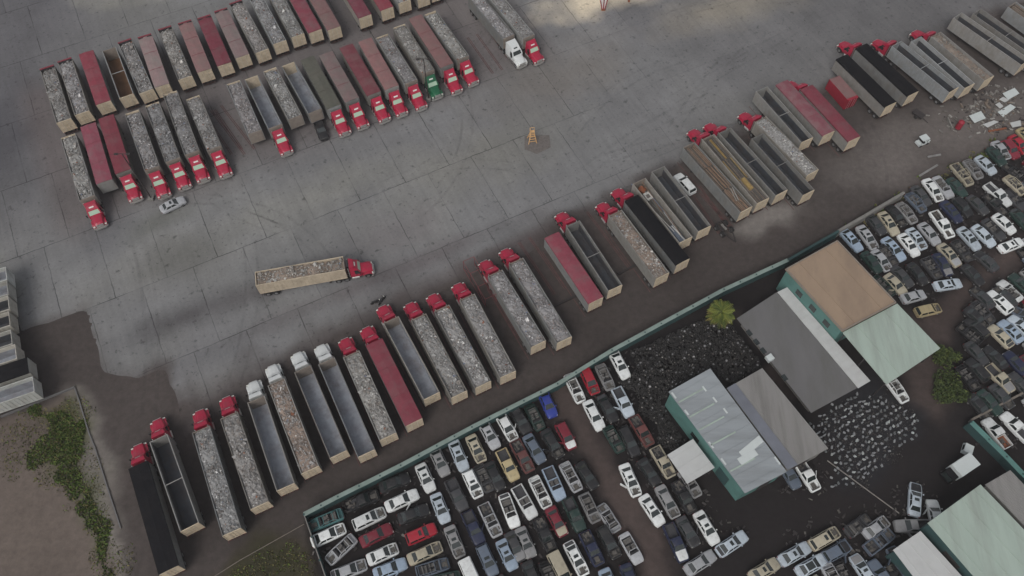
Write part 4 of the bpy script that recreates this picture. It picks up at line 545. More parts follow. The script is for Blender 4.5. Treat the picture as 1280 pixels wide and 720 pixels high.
# concrete yard
m=bpy.data.materials.new('concrete'); m.use_nodes=True; n=m.node_tree.nodes; l=m.node_tree.links; b=n['Principled BSDF']; b.inputs['Roughness'].default_value=.85; b.inputs['Specular IOR Level'].default_value=.25
at=n.new('ShaderNodeVertexColor'); at.layer_name='Col'; tc=n.new('ShaderNodeTexCoord')
def N(t,**k):
    x=n.new(t)
    for a,v in k.items(): setattr(x,a,v)
    return x
mp=N('ShaderNodeMapping'); mp.inputs['Rotation'].default_value=(0,0,R(-27)); mp.inputs['Location'].default_value=(3.2,-9,0); l.new(tc.outputs['Object'],mp.inputs[0])
dn=N('ShaderNodeTexNoise'); dn.inputs['Scale'].default_value=.5; dn.inputs['Detail'].default_value=4; l.new(mp.outputs[0],dn.inputs['Vector'])
dm=N('ShaderNodeVectorMath',operation='MULTIPLY_ADD'); l.new(dn.outputs['Color'],dm.inputs[0]); dm.inputs[1].default_value=(.35,.35,0); l.new(mp.outputs[0],dm.inputs[2])
br=N('ShaderNodeTexBrick'); br.offset=.5; br.inputs['Scale'].default_value=1; br.inputs['Brick Width'].default_value=8.6; br.inputs['Row Height'].default_value=15.4; br.inputs['Mortar Size'].default_value=.11; br.inputs['Mortar Smooth'].default_value=.6
br.inputs['Color1'].default_value=(.95,.95,.95,1); br.inputs['Color2'].default_value=(1.07,1.07,1.06,1); br.inputs['Mortar'].default_value=(1,1,1,1); l.new(dm.outputs[0],br.inputs['Vector'])
def noise(sc,det,ro,lo,hi,a,bb):
    z=N('ShaderNodeTexNoise'); z.inputs['Scale'].default_value=sc; z.inputs['Detail'].default_value=det; z.inputs['Roughness'].default_value=ro; l.new(mp.outputs[0],z.inputs['Vector'])
    q=N('ShaderNodeMapRange'); q.inputs[1].default_value=lo;q.inputs[2].default_value=hi;q.inputs[3].default_value=a;q.inputs[4].default_value=bb; l.new(z.outputs[0],q.inputs[0]); return q.outputs[0]
def scale(v,f):
    q=N('ShaderNodeVectorMath',operation='SCALE'); l.new(v,q.inputs[0]); l.new(f,q.inputs[3]); return q.outputs[0]
mu=N('ShaderNodeVectorMath',operation='MULTIPLY'); l.new(at.outputs[0],mu.inputs[0]); l.new(br.outputs[0],mu.inputs[1])
sx_=N('ShaderNodeSeparateXYZ'); l.new(tc.outputs['Object'],sx_.inputs[0]); fx_=N('ShaderNodeMapRange'); fx_.inputs[1].default_value=5; fx_.inputs[2].default_value=40; fx_.inputs[3].default_value=1; fx_.inputs[4].default_value=.12; l.new(sx_.outputs[0],fx_.inputs[0])
jg=N('ShaderNodeMath',operation='MULTIPLY'); l.new(br.outputs['Fac'],jg.inputs[0]); l.new(fx_.outputs[0],jg.inputs[1])
jf=N('ShaderNodeMath',operation='MULTIPLY'); l.new(jg.outputs[0],jf.inputs[0]); l.new(noise(.16,3,.6,.38,.62,.10,.62),jf.inputs[1])
js=N('ShaderNodeMath',operation='SUBTRACT'); js.inputs[0].default_value=1; l.new(jf.outputs[0],js.inputs[1])
v0=scale(mu.outputs[0],js.outputs[0])
v=scale(v0,noise(.12,6,.65,.3,.7,.86,1.13)); v=scale(v,noise(2.2,8,.75,.3,.7,.88,1.12))
v=scale(v,noise(.8,4,.6,.60,.72,1.0,.5)); v=scale(v,noise(1.9,2,.5,.64,.74,1.0,.6)); v=scale(v,noise(.045,4,.6,.35,.65,.90,1.10))       # oil spots
# tyre drag streaks along the bays
mp2=N('ShaderNodeMapping'); mp2.inputs['Scale'].default_value=(.9,.06,1); l.new(mp.outputs[0],mp2.inputs[0])
z=N('ShaderNodeTexNoise'); z.inputs['Scale'].default_value=1.4; z.inputs['Detail'].default_value=5; l.new(mp2.outputs[0],z.inputs['Vector'])
q=N('ShaderNodeMapRange'); q.inputs[1].default_value=.35;q.inputs[2].default_value=.65;q.inputs[3].default_value=.95;q.inputs[4].default_value=1.05; l.new(z.outputs[0],q.inputs[0]); v=scale(v,q.outputs[0])
l.new(v,b.inputs['Base Color'])
CONC=m
def rowmask(x,y,a,b,wd,soft):
    a=np.array(a);b=np.array(b);e=b-a;L=np.hypot(*e);u=e/L; s=(x-a[0])*u[0]+(y-a[1])*u[1]; t=-(x-a[0])*u[1]+(y-a[1])*u[0]
    wob=fbm(x,y,6,51)*3
    return np.clip((wd-abs(t)+wob)/soft,0,1)*np.clip((s+4)/4,0,1)*np.clip((L+4-s)/4,0,1)
def conc_col(x,y):
    c=np.tile(np.array([.176,.177,.181]),(len(x),1))
    def bl(t,col):
        nonlocal c; t=t[:,None]; c=c*(1-t)+np.array(col)*t
    def blob(cx,cy,rx,ry,col,amt,ang=27):
        a=R(ang);dx=x-cx;dy=y-cy;u=(dx*math.cos(a)+dy*math.sin(a))/rx;v=(-dx*math.sin(a)+dy*math.cos(a))/ry
        r=np.sqrt(u*u+v*v)+fbm(x,y,5,int(abs(cx*7))%90+60)*.5; bl(np.clip(1.2-r,0,1)*amt,col)
    # broad tonal drift of the slabs
    k=fbm(x,y,26,71); bl(np.clip(k*1.2,0,1)*.5,(.19,.188,.17)); bl(np.clip(-k*1.2,0,1)*.5,(.12,.115,.125))
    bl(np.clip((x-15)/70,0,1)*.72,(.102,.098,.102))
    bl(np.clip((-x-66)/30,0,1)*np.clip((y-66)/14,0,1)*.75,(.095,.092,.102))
    blob(-78,140,14,8,(.30,.29,.24),.7); blob(-88,66,5,14,(.25,.25,.215),.8); blob(20,136,17,6,(.60,.52,.40),1.0); blob(48,134,22,7,(.24,.215,.175),.7); blob(8,112,18,9,(.19,.17,.15),.5)  # warm glow at the top edge is painted into the concrete colour
    blob(-6,92,22,8,(.21,.205,.18),.5); blob(-58,70,16,6,(.185,.18,.165),.4)
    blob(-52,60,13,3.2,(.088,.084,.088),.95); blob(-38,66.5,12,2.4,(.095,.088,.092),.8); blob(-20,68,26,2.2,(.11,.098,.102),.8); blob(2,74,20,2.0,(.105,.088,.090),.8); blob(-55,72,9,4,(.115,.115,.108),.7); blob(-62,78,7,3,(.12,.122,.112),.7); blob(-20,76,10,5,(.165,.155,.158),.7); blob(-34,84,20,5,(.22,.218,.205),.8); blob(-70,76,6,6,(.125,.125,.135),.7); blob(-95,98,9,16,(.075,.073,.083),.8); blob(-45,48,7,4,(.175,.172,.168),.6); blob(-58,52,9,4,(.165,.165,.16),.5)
    # rust and tyre dirt tracked into the parking bays
    bl(rowmask(x,y,(-84,92),(-2,134),22,7)*.55*(y>0),(.105,.082,.080)); bl(rowmask(x,y,(-80,72),(4,112),9,4)*0,(.1,.08,.08))
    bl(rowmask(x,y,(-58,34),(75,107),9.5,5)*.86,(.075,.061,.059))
    e=sdf(x,y,Z['YARD'])+fbm(x,y,4,88)*3.2; bl(np.clip(1.1+e/2.6,0,1)*np.clip((x+66)/12,0,1)*.85,(.062,.051,.049)); bl(np.clip(.55+e/1.5,0,1)*.5,(.075,.062,.058))
    return np.clip(c*np.array([1.0,1.0,1.0]),.004,1)
def ragged(poly,step=.8,amp=.35,seed=1):
    r=np.random.RandomState(seed); out=[]
    for i in range(len(poly)):
        a=np.array(poly[i]);b=np.array(poly[(i+1)%len(poly)]);L=np.hypot(*(b-a));k=max(1,int(L/step)) if L<400 else 1
        nn=np.array([-(b-a)[1],(b-a)[0]])/max(L,1e-6)
        for j in range(k):
            p=a+(b-a)*j/k; f=vnoise(np.array([p[0]]),np.array([p[1]]),3.0,seed)[0]*2*amp*3+(r.rand()-.5)*amp
            out.append(tuple(p+nn*(f if j else 0)))
    return out
# concrete: fine grid cells inside the yard polygon, cut along its ragged edge with bmesh
import bmesh
def clipped_sheet(name,poly,z,cell,colf,material,x0,x1,y0,y1):
    nx=int((x1-x0)/cell)+1;ny=int((y1-y0)/cell)+1
    X,Y=np.meshgrid(np.linspace(x0,x1,nx),np.linspace(y0,y1,ny)); x=X.ravel();y=Y.ravel()
    sd=sdf(x,y,poly); keep=(sd<-cell*.0)
    # snap border vertices: keep quads that have all corners inside, move just-outside corners onto the edge
    K=(sd<cell*.75).reshape(ny,nx); q=K[:-1,:-1]&K[1:,:-1]&K[:-1,1:]&K[1:,1:]
    J,I=np.nonzero(q); a=J*nx+I; F=np.stack([a,a+1,a+nx+1,a+nx],1); used=np.unique(F); mp_=-np.ones(nx*ny,int); mp_[used]=np.arange(len(used))
    vx=x[used].copy();vy=y[used].copy();s=sd[used]
    for _ in range(3):
        e=.05; gx=(sdf(vx+e,vy,poly)-sdf(vx-e,vy,poly))/(2*e); gy=(sdf(vx,vy+e,poly)-sdf(vx,vy-e,poly))/(2*e); s=sdf(vx,vy,poly)
        mv=np.abs(s)<cell*.5; mv|=s>0; vx=np.where(mv,vx-gx*s,vx); vy=np.where(mv,vy-gy*s,vy)
    F=mp_[F]; me=bpy.data.meshes.new(name); me.vertices.add(len(used)); me.vertices.foreach_set('co',np.stack([vx,vy,np.full(len(vx),z)],1).ravel())
    me.loops.add(len(F)*4); me.loops.foreach_set('vertex_index',F.ravel()); me.polygons.add(len(F)); me.polygons.foreach_set('loop_start',np.arange(len(F))*4); me.update(); me.validate()
    ca=me.color_attributes.new('Col','FLOAT_COLOR','POINT'); c=colf(vx,vy); ca.data.foreach_set('color',np.concatenate([c,np.ones((len(c),1))],1).ravel())
    me.materials.append(material); o=bpy.data.objects.new(name,me); C.objects.link(o); return o
yp=ragged(Z['YARD'],1.2,.10,9)
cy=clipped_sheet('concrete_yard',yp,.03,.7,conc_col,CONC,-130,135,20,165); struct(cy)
GZ=.03
# curved tyre marks worn into the slabs
m=bpy.data.materials.new('tyre_mark'); m.use_nodes=True; n=m.node_tree.nodes; l=m.node_tree.links; b=n['Principled BSDF']; b.inputs['Base Color'].default_value=(.065,.06,.06,1); b.inputs['Roughness'].default_value=.8
tcx=n.new('ShaderNodeTexCoord'); nzx=n.new('ShaderNodeTexNoise'); nzx.inputs['Scale'].default_value=.35; nzx.inputs['Detail'].default_value=7; nzx.inputs['Roughness'].default_value=.75; l.new(tcx.outputs['Object'],nzx.inputs['Vector'])
mrx=n.new('ShaderNodeMapRange'); mrx.inputs[1].default_value=.42; mrx.inputs[2].default_value=.75; mrx.inputs[3].default_value=0; mrx.inputs[4].default_value=.24; l.new(nzx.outputs[0],mrx.inputs[0]); l.new(mrx.outputs[0],b.inputs['Alpha']); MT['tyre_mark']=m
rt_=random.Random(12); tm_=MB(); lay=0
for q_ in range(20):
    x0=rt_.uniform(-75,62); y0=70+ (x0+75)*.27+rt_.uniform(-8,38); a_=R(rt_.choice((27,27,-62,50,5))+rt_.uniform(-14,14)); k_=rt_.uniform(-.035,.035); wq=rt_.uniform(.16,.34); lay+=1
    P0=[];
    for st_ in range(26): P0.append((x0,y0,a_)); x0+=math.cos(a_)*1.3; y0+=math.sin(a_)*1.3; a_+=k_*1.3
    for of in (-1.0,1.0):
        for A_,B_ in zip(P0[:-1],P0[1:]):
            f_=lambda P,o: (P[0]-math.sin(P[2])*o,P[1]+math.cos(P[2])*o,.034+.0006*lay)
            tm_.quad(f_(A_,of-wq),f_(B_,of-wq),f_(B_,of+wq),f_(A_,of+wq))
struct(tm_.build('tyre_marks',['tyre_mark']))
# painted / worn red bay lines and wheel stops
lm=MB()
for k,(a,b) in RL.items():
    a=Vector((*a,0));b=Vector((*b,0));dd=(b-a).normalized();nn=Vector((-dd.y,dd.x,0))
    for off in (-1.15,-.85,.9,1.2):
        p=a+nn*off;q=b+nn*off;lm.hexa([p-nn*.06+Vector((0,0,.056)),q-nn*.06+Vector((0,0,.056)),q+nn*.06+Vector((0,0,.056)),p+nn*.06+Vector((0,0,.056)),p-nn*.06+Vector((0,0,.072)),q-nn*.06+Vector((0,0,.072)),q+nn*.06+Vector((0,0,.072)),p+nn*.06+Vector((0,0,.072))])
for kind,c,ang,L,cab,roll,lab,cl,ll,row in TRAILERS:
    if row!='C': continue
    u=Vector((math.cos(ang),math.sin(ang),0));nn=Vector((-u.y,u.x,0));c=Vector((*c,0))
    for off in (1.6,):
        a=c-u*L*.5+nn*off;b=c+u*L*.5+nn*off
        lm.hexa([p+Vector((0,0,z)) for z in (.056,.070) for p in (a-nn*.06,b-nn*.06,b+nn*.06,a+nn*.06)])
struct(lm.build('bay_lines',['line_red']))
for i,(k,(a,b)) in enumerate(WS.items()):
    o=MB().bar((0,0,0),(b[0]-a[0],b[1]-a[1],0),.35,t2=.22).build('wheel_stop',['chassis_dark']); o.location=(a[0],a[1],.14)
    tag(o,'dark wheel stop beam at the foot of the empty bay '+('below the red tarp' if i==0 else 'beside brown scrap'),'wheel stop','wheel stops of the empty bays')
# ---------------------------------------------------------------- buildings
def lerp(a,b,t): return (a[0]+(b[0]-a[0])*t,a[1]+(b[1]-a[1])*t)
def bil(q,u,v): return lerp(lerp(q[0],q[1],u),lerp(q[3],q[2],u),v)
def inset(q,m):
    c=(sum(p[0] for p in q)/4,sum(p[1] for p in q)/4); out=[]
    for p in q:
        d=math.hypot(p[0]-c[0],p[1]-c[1]); out.append((p[0]+(c[0]-p[0])*m/d*1.4,p[1]+(c[1]-p[1])*m/d*1.4))
    return out
def roof_part(q,h,mats,parent,ribs=24,along=0,rise=.0,th=.16,ribh=.05,name='roof'):
    mb=MB(); z1=[h+th,h+th,h+th,h+th]
    mb.prism([tuple(p) for p in q],h,h+th,0)
    for i in range(ribs+1):
        t=(i+.5)/(ribs+1)
        a,b=(bil(q,t,.004),bil(q,t,.996)) if along==0 else (bil(q,.004,t),bil(q,.996,t))
        mb.bar((*a,h+th+ribh/2+.001),(*b,h+th+ribh/2+.001),.10,0,ribh)
    return mb.build(name,mats,parent)
def building(name,label,q,h,roofm,wallm,group=None,ribs=24,along=0,open_=False,cat='building'):
    t=thing(name,label,cat,(0,0,0),0,group)
    if open_:
        for k,(u,v) in enumerate(((.03,.03),(.97,.03),(.97,.97),(.03,.97),(.03,.5),(.97,.5))):
            p=bil(q,u,v); MB().cyl((*p,0),(*p,h),.09,8).build('post',['chassis_dark'],t)
    else:
        MB().prism(inset(q,.22),0,h-.003,0).build('wall',[wallm],t)
    roof_part(q,h,[roofm],t,ribs,along); return t
b1=building('workshop_building','teal workshop with a ribbed silver roof and pale skylight strips beside the tyre heap',BL['b1'],5.0,'roof_silver','teal',ribs=9,along=1)
q=BL['b1']
for u,v0,v1 in ((.02,.02,.08),(.02,.2,.25),(.02,.52,.58),(.62,.1,.15),(.66,.22,.27),(.70,.34,.39),(.96,.86,.93),(.02,.68,.74)):
    mb=MB(); P=[bil(q,u,v0),bil(q,u+.035,v0),bil(q,u+.035,v1),bil(q,u,v1)]; mb.prism(P,5.17,5.24); mb.build('skylight',['skylight'],b1)
mb=MB(); mb.prism([bil(q,.42,.70),bil(q,.98,.66),bil(q,.98,.72),bil(q,.42,.76)],5.17,5.25); mb.prism([bil(q,.30,.74),bil(q,.72,.735),bil(q,.72,.79),bil(q,.30,.80)],5.165,5.26); mb.build('skylight',['skylight'],b1)
mb=MB()
for v in (.12,.27,.4,.55,.80): mb.bar((*bil(q,.03,v),5.2),(*bil(q,.62,v-.0),5.2),.22,0,.08)
mb.build('roof_seam',['mint'],b1)
W0=inset(q,.22)
def wallpanel(parent,name,q,i,j,u0,u1,z0,z1,m,proud=.05):
    a=q[i];b=q[j];p=lerp(a,b,u0);r=lerp(a,b,u1);e=Vector((b[0]-a[0],b[1]-a[1]));e.normalize();nn=Vector((e.y,-e.x))
    c=Vector((sum(x[0] for x in q)/4,sum(x[1] for x in q)/4))
    if (Vector(a)-c).dot(nn)<0: nn=-nn
    o=nn*proud; return MB().prism([p,r,(r[0]+o.x,r[1]+o.y),(p[0]+o.x,p[1]+o.y)],z0,z1).build(name,[m],parent)
wallpanel(b1,'door',W0,3,0,.15,.28,.02,3.2,'teal_dark'); wallpanel(b1,'window',W0,3,0,.55,.65,1.6,2.8,'glass_dark'); wallpanel(b1,'door',W0,2,3,.2,.5,.02,3.6,'chassis_dark')
b2=building('lean_to_shed','brown corrugated shed roof joined to the silver roofed workshop',BL['b2'],4.7,'roof_brown','concrete_wall',ribs=26,along=0)
q=BL['b2']; MB().prism([bil(q,.0,.0),bil(q,.24,.0),bil(q,.24,1),bil(q,.0,1)],4.92,4.99).build('slate_strip',['roof_slate'],b2)
wallpanel(b2,'door',inset(q,.22),2,3,.3,.7,.02,3.2,'chassis_dark')
building('awning','flat pale awning on posts against the teal workshop wall',BL['aw'],3.0,'roof_white','teal',ribs=2,along=1,open_=True,cat='awning')
b3=thing('warehouse','long low warehouse with a plain grey roof and a pale white strip along one side','building')
W3=[bil(BL['b3'],.12,.04),bil(BL['b3'],.97,.04),bil(BL['b3'],.97,.96),bil(BL['b3'],.12,.96)]
MB().prism(W3,0,2.49).build('wall',['concrete_wall'],b3); MB().prism([tuple(p) for p in BL['b3']],2.5,2.64).build('roof',['roof_grey'],b3)
for v0 in (.14,.24,.335,.62): MB().prism([bil(BL['b3'],-.03,v0),bil(BL['b3'],.05,v0),bil(BL['b3'],.05,v0+.055),bil(BL['b3'],-.03,v0+.055)],2.645,2.72).build('roof_opening',['glass_dark'],b3)
wallpanel(b3,'door',W3,2,3,.25,.5,.02,2.3,'chassis_dark')
roof_part(BL['b3s'],2.75,['roof_white'],b3,14,1,name='roof_strip')
MB().prism([bil(BL['b3'],-.06,.42),bil(BL['b3'],.06,.42),bil(BL['b3'],.06,.475),bil(BL['b3'],-.06,.475)],2.645,3.3).build('roof_vent',['skylight'],b3)
b4=building('office_building','teal walled building with a flat tan roof beside the car rows',BL['b4'],6.0,'roof_tan','teal',ribs=1,along=0)
q=BL['b4']; mb=MB()
for i in range(4): mb.bar((*bil(inset(q,.1),*((0,0),(1,0),(1,1),(0,1))[i]),6.25),(*bil(inset(q,.1),*((1,0),(1,1),(0,1),(0,0))[i]),6.25),.16,0,.18)
mb.build('parapet',['tan_wall'],b4)
W4=inset(q,.22)
for u in (.15,.4,.65): wallpanel(b4,'window',W4,3,0,u,u+.1,3.5,4.7,'glass_dark')
wallpanel(b4,'door',W4,2,3,.4,.6,.02,2.6,'chassis_dark')
building('canopy','pale mint canopy roof on posts adjoining the tan roofed building',BL['b5'],5.2,'mint','teal',ribs=1,along=0,open_=True,cat='canopy')
b6=building('mint_shed','large mint green shed roof at the bottom right corner',BL['b6'],5.0,'mint','teal_dark',ribs=3,along=0)
wallpanel(b6,'door',inset(BL['b6'],.22),3,0,.5,.7,.02,3.6,'chassis_dark')
building('grey_shed','weathered grey roofed shed behind the large mint green shed',BL['b7'],4.2,'roof_brown','concrete_wall',ribs=12)
building('white_shed','low white roofed lean-to in front of the mint green shed',BL['b8'],3.4,'roof_white','teal_dark',ribs=2)
# ---------------------------------------------------------------- walls and fences
def wall_run(name,label,pts,h,th,mats,capm,bay=3.0,cat='wall',cap=.42):
    t=thing(name,label,cat); mb=MB();cp=MB();ps=[]
    for a,b in zip(pts[:-1],pts[1:]):
        L=math.dist(a,b);k=max(1,round(L/bay)); 
        for i in range(k):
            p=lerp(a,b,i/k);r=lerp(a,b,(i+1)/k); j1=(random.random()-.5)*.06
            mb.bar((*p,h/2+j1),(*r,h/2+j1),th,0,h); ps.append(p)
            cp.bar((*p,h+j1+.045),(*r,h+j1+.045+random.uniform(-.02,.02)),cap,0,.08)
    ps.append(pts[-1])
    mb.build('wall_panel',mats,t)
    if capm: cp.build('cap',[capm],t)
    for p in (ps[:90] if h>1 else []): MB().box(p[0]-.11,p[0]+.11,p[1]-.11,p[1]+.11,0,h+.14).build('post',[mats[0]],t)
    return t
wall_run('perimeter_wall','long teal wall with a pale mint cap between the truck yard and the scrapyard',WL['w1'],2.4,.14,['teal_dark'],'mint_cap',cap=.62)
wall_run('perimeter_wall','short dark green wall section beside the tan roofed building corner',WL['w2'],2.2,.14,['teal_dark'],'teal_dark')
wall_run('perimeter_wall','pale mossy wall section above the upper right car rows',WL['w3'],2.0,.2,['concrete_wall'],'concrete_wall',cap=.5)
wall_run('side_fence','thin pale fence along the left end of the lower scrapyard',WL['w4'],2.0,.08,['teal_dark'],'concrete_wall',cap=.14,cat='fence')
wall_run('blue_wall','blue-teal metal wall running to the mint shed at lower right',WL['w5'],2.3,.2,['teal_dark'],'teal',cap=.8)
wall_run('brick_wall','low brown wall bounding the lower right white pickups',WL['w6'],.9,.2,['concrete_wall'],'wood',cap=.3)
wall_run('kerb_wall','low pale kerb wall along the top of the sandy lot',WL['lot'],.3,.2,['roof_grey'],'roof_grey',cap=.22)
wall_run('kerb_wall','broken low kerb wall down the right side of the sandy lot',WL['lot2'],.15,.2,['sc_brown'],'roof_grey',cap=.18)
def rod(name,label,pts,z,t,m,cat):
    mb=MB()
    for a,b in zip(pts[:-1],pts[1:]): mb.cyl((*a,z),(*b,z),t,8)
    return tag(mb.build(name,[m]),label,cat)
rod('pipe','thin pipe lying on the dirt below the lower left trailers',WL['pipe'],.12,.07,'wood','pipe')
rod('pipe','thin dark pipe lying across the asphalt near the pale parts rows',WL['pipe2'],.12,.09,'sc_grey','pipe')
# ---------------------------------------------------------------- trailers
ZT,ZF=4.0,1.35
def wheel_mesh(r,wd,dual=True):
    mb=MB()
    for s,e in (((-wd/2,-.03),(.03,wd/2)) if dual else ((-wd/2,wd/2),)):
        mb.cyl((0,s+.04,0),(0,e-.04,0),r,16,0); mb.cyl((0,s,0),(0,s+.04,0),r*.86,16,0,r2=r); mb.cyl((0,e-.04,0),(0,e,0),r,16,0,r2=r*.86)
    for sg in (-1,1): mb.cyl((0,sg*(wd/2-.02),0),(0,sg*(wd/2+.015),0),r*.55,12,1); mb.cyl((0,sg*(wd/2),0),(0,sg*(wd/2+.06),0),r*.22,8,1)
    return mb.mesh('wheel',['rubber','rim'])
WHL=wheel_mesh(.5,.6)
def trailer_templates(L,kind):
    h=L/2; T=[]
    inn={'empty_pale':'trailer_in','empty':'trailer_in','empty_rust':'trailer_in_rust'}.get(kind,'trailer_in_dark')
    b=MB()
    for s in (-1,1):
        b.box(-h,h,s*1.3-(.07 if s>0 else 0),s*1.3+(0 if s>0 else .07),ZF,ZT-.1,0)
        b.box(-h,h,s*1.3-.10*(s>0)-.02*(s<0),s*1.3+.02*(s>0)+.10*(s<0),ZT-.1,ZT,0)   # top rail
        b.box(-h,h,s*1.3-(.0 if s>0 else .05),s*1.3+(.05 if s>0 else 0),ZF-.02,ZF+.16,0)
        k=int(L/.62)
        for i in range(k+1):
            x=-h+.06+(L-.12)*i/k; b.box(x-.035,x+.035,s*1.302-(0 if s>0 else .045),s*1.302+(.045 if s>0 else 0),ZF+.16,ZT-.1,0)
    T.append(('side_wall',b.mesh('side_wall',['trailer_side']),[]))
    if kind.startswith('empty'):
        li=MB()
        for s in (-1,1): li.box(-h+.09,h-.11,s*1.215-.012,s*1.215+.012,ZF+.035,ZF+1.75,0)
        T.append(('inner_lining',li.mesh('inner_lining',[inn if kind!='empty_pale' else 'trailer_in']),[]))
    T.append(('floor',MB().box(-h+.05,h-.05,-1.23,1.23,ZF-.1,ZF+.03,0).mesh('floor',[inn]),[]))
    fm=MB().box(h-.09,h,-1.229,1.229,ZF+.031,ZT-.02,0).box(h,h+.05,-1.1,1.1,ZF+.1,ZT-.25,0)
    T.append(('front_wall',fm.mesh('front_wall',['tan_wall' if kind in('empty','empty_rust','scrap','junk') else 'trailer_side']),[]))
    dm=MB().box(-h,-h+.07,-1.229,1.229,ZF+.031,ZT-.04,0)
    for y in (-1.26,0,1.26): dm.box(-h-.05,-h-.001,y-.05,y+.05,ZF,ZT-.02,0)
    for z in (ZF+.05,ZF+.9,ZF+1.8,ZT-.12): dm.box(-h-.04,-h-.001,-1.2,-.06,z,z+.09,0); dm.box(-h-.04,-h-.001,.06,1.2,z,z+.09,0)
    rod_=MB()
    for y in (-.45,.45): rod_.cyl((-h-.075,y,ZF-.05),(-h-.075,y,ZT-.15),.025,6)
    T.append(('rear_door',dm.mesh('rear_door',['door_cream']),[('lock_rod',rod_.mesh('lock_rod',['chrome']),[])]))
    c=MB()
    for s in (-1,1): c.box(-h+.2,h-.3,s*.5-.07,s*.5+.07,.95,ZF-.1,0)
    for i in range(14):
        x=-h+.4+(L-.8)*i/13; c.box(x-.05,x+.05,-1.25,1.25,ZF-.22,ZF-.101,0)
    c.box(-h+.05,-h+.15,-1.2,1.2,.55,.70,0); c.box(-h+.08,-h+.14,-.55,-.45,.7,ZF-.1,0); c.box(-h+.08,-h+.14,.45,.55,.7,ZF-.1,0)
    T.append(('chassis',c.mesh('chassis',['chassis_rust']),[]))
    for s in (-1,1):
        g=MB(); g.box(h-3.1,h-2.95,s*.85-.07,s*.85+.07,.25,ZF-.1,0); g.box(h-3.2,h-2.85,s*.85-.15,s*.85+.15,.2,.25,0); T.append(('landing_leg',g.mesh('landing_leg',['chassis_dark']),[]))
    fl=MB()
    T.append(('mudflap',MB().box(-h+.42,-h+.44,-1.25,-.6,.3,1.0,0).box(-h+.42,-h+.44,.6,1.25,.3,1.0,0).mesh('mudflap',['rubber']),[]))
    for s in (-1,1): T.append(('tail_light',MB().box(-h-.09,-h-.055,s*1.05-.12,s*1.05+.12,ZF-.03,ZF+.08,0).mesh('tail_light',['lamp_red']),[]))
    k=kind
    if kind in ('red','pink','darkpink','black','green'):
        t=MB(); n=12; secs=[]
        for i in range(n+1):
            x=-h+.02+(L-.04)*i/n; sag=.10+.05*(i%2)+random.uniform(-.02,.02)
            secs.append([(x,-1.36,ZT-.28),(x,-1.36,ZT+.03),(x,-.7,ZT+sag*.8),(x,0,ZT+sag+.03),(x,.7,ZT+sag*.8),(x,1.36,ZT+.03),(x,1.36,ZT-.28),(x,1.34,ZT-.28),(x,1.34,ZT+.01),(x,0,ZT+sag),(x,-1.34,ZT+.01),(x,-1.34,ZT-.28)])
        t.loft(secs); sms=[]
        for i in (4,8):
            x=-h+.02+(L-.04)*i/n; sm=MB(); sm.bar((x,-1.2,ZT+.09),(x,0,ZT+.16),.07,0,.03); sm.bar((x,0,ZT+.16),(x,1.2,ZT+.09),.07,0,.03); sms.append(('tarp_seam',sm.mesh('tarp_seam',['tarp_'+('darkpink' if kind in('pink','red') else kind)]),[]))
        T.append(('tarp',t.mesh('tarp',['tarp_'+kind]),sms))
    if kind in ('empty_dark','empty_rust'):
        T.append(('cross_bar',MB().box(-.05,.05,-1.23,1.23,ZT-.16,ZT-.06,0).mesh('cross_bar',['trailer_side']),[]))
    return T
ROLL=MB().cyl((0,-1.3,0),(0,1.3,0),.15,12,0).mesh('rolled_tarp',['tarp_red'])
SLOT=MB().box(-.25,.05,-1.24,1.24,-.25,-.02,0).mesh('tarp_box',['black_plastic'])  # black box standing in for the dark gap behind the rolled tarp
TC={}
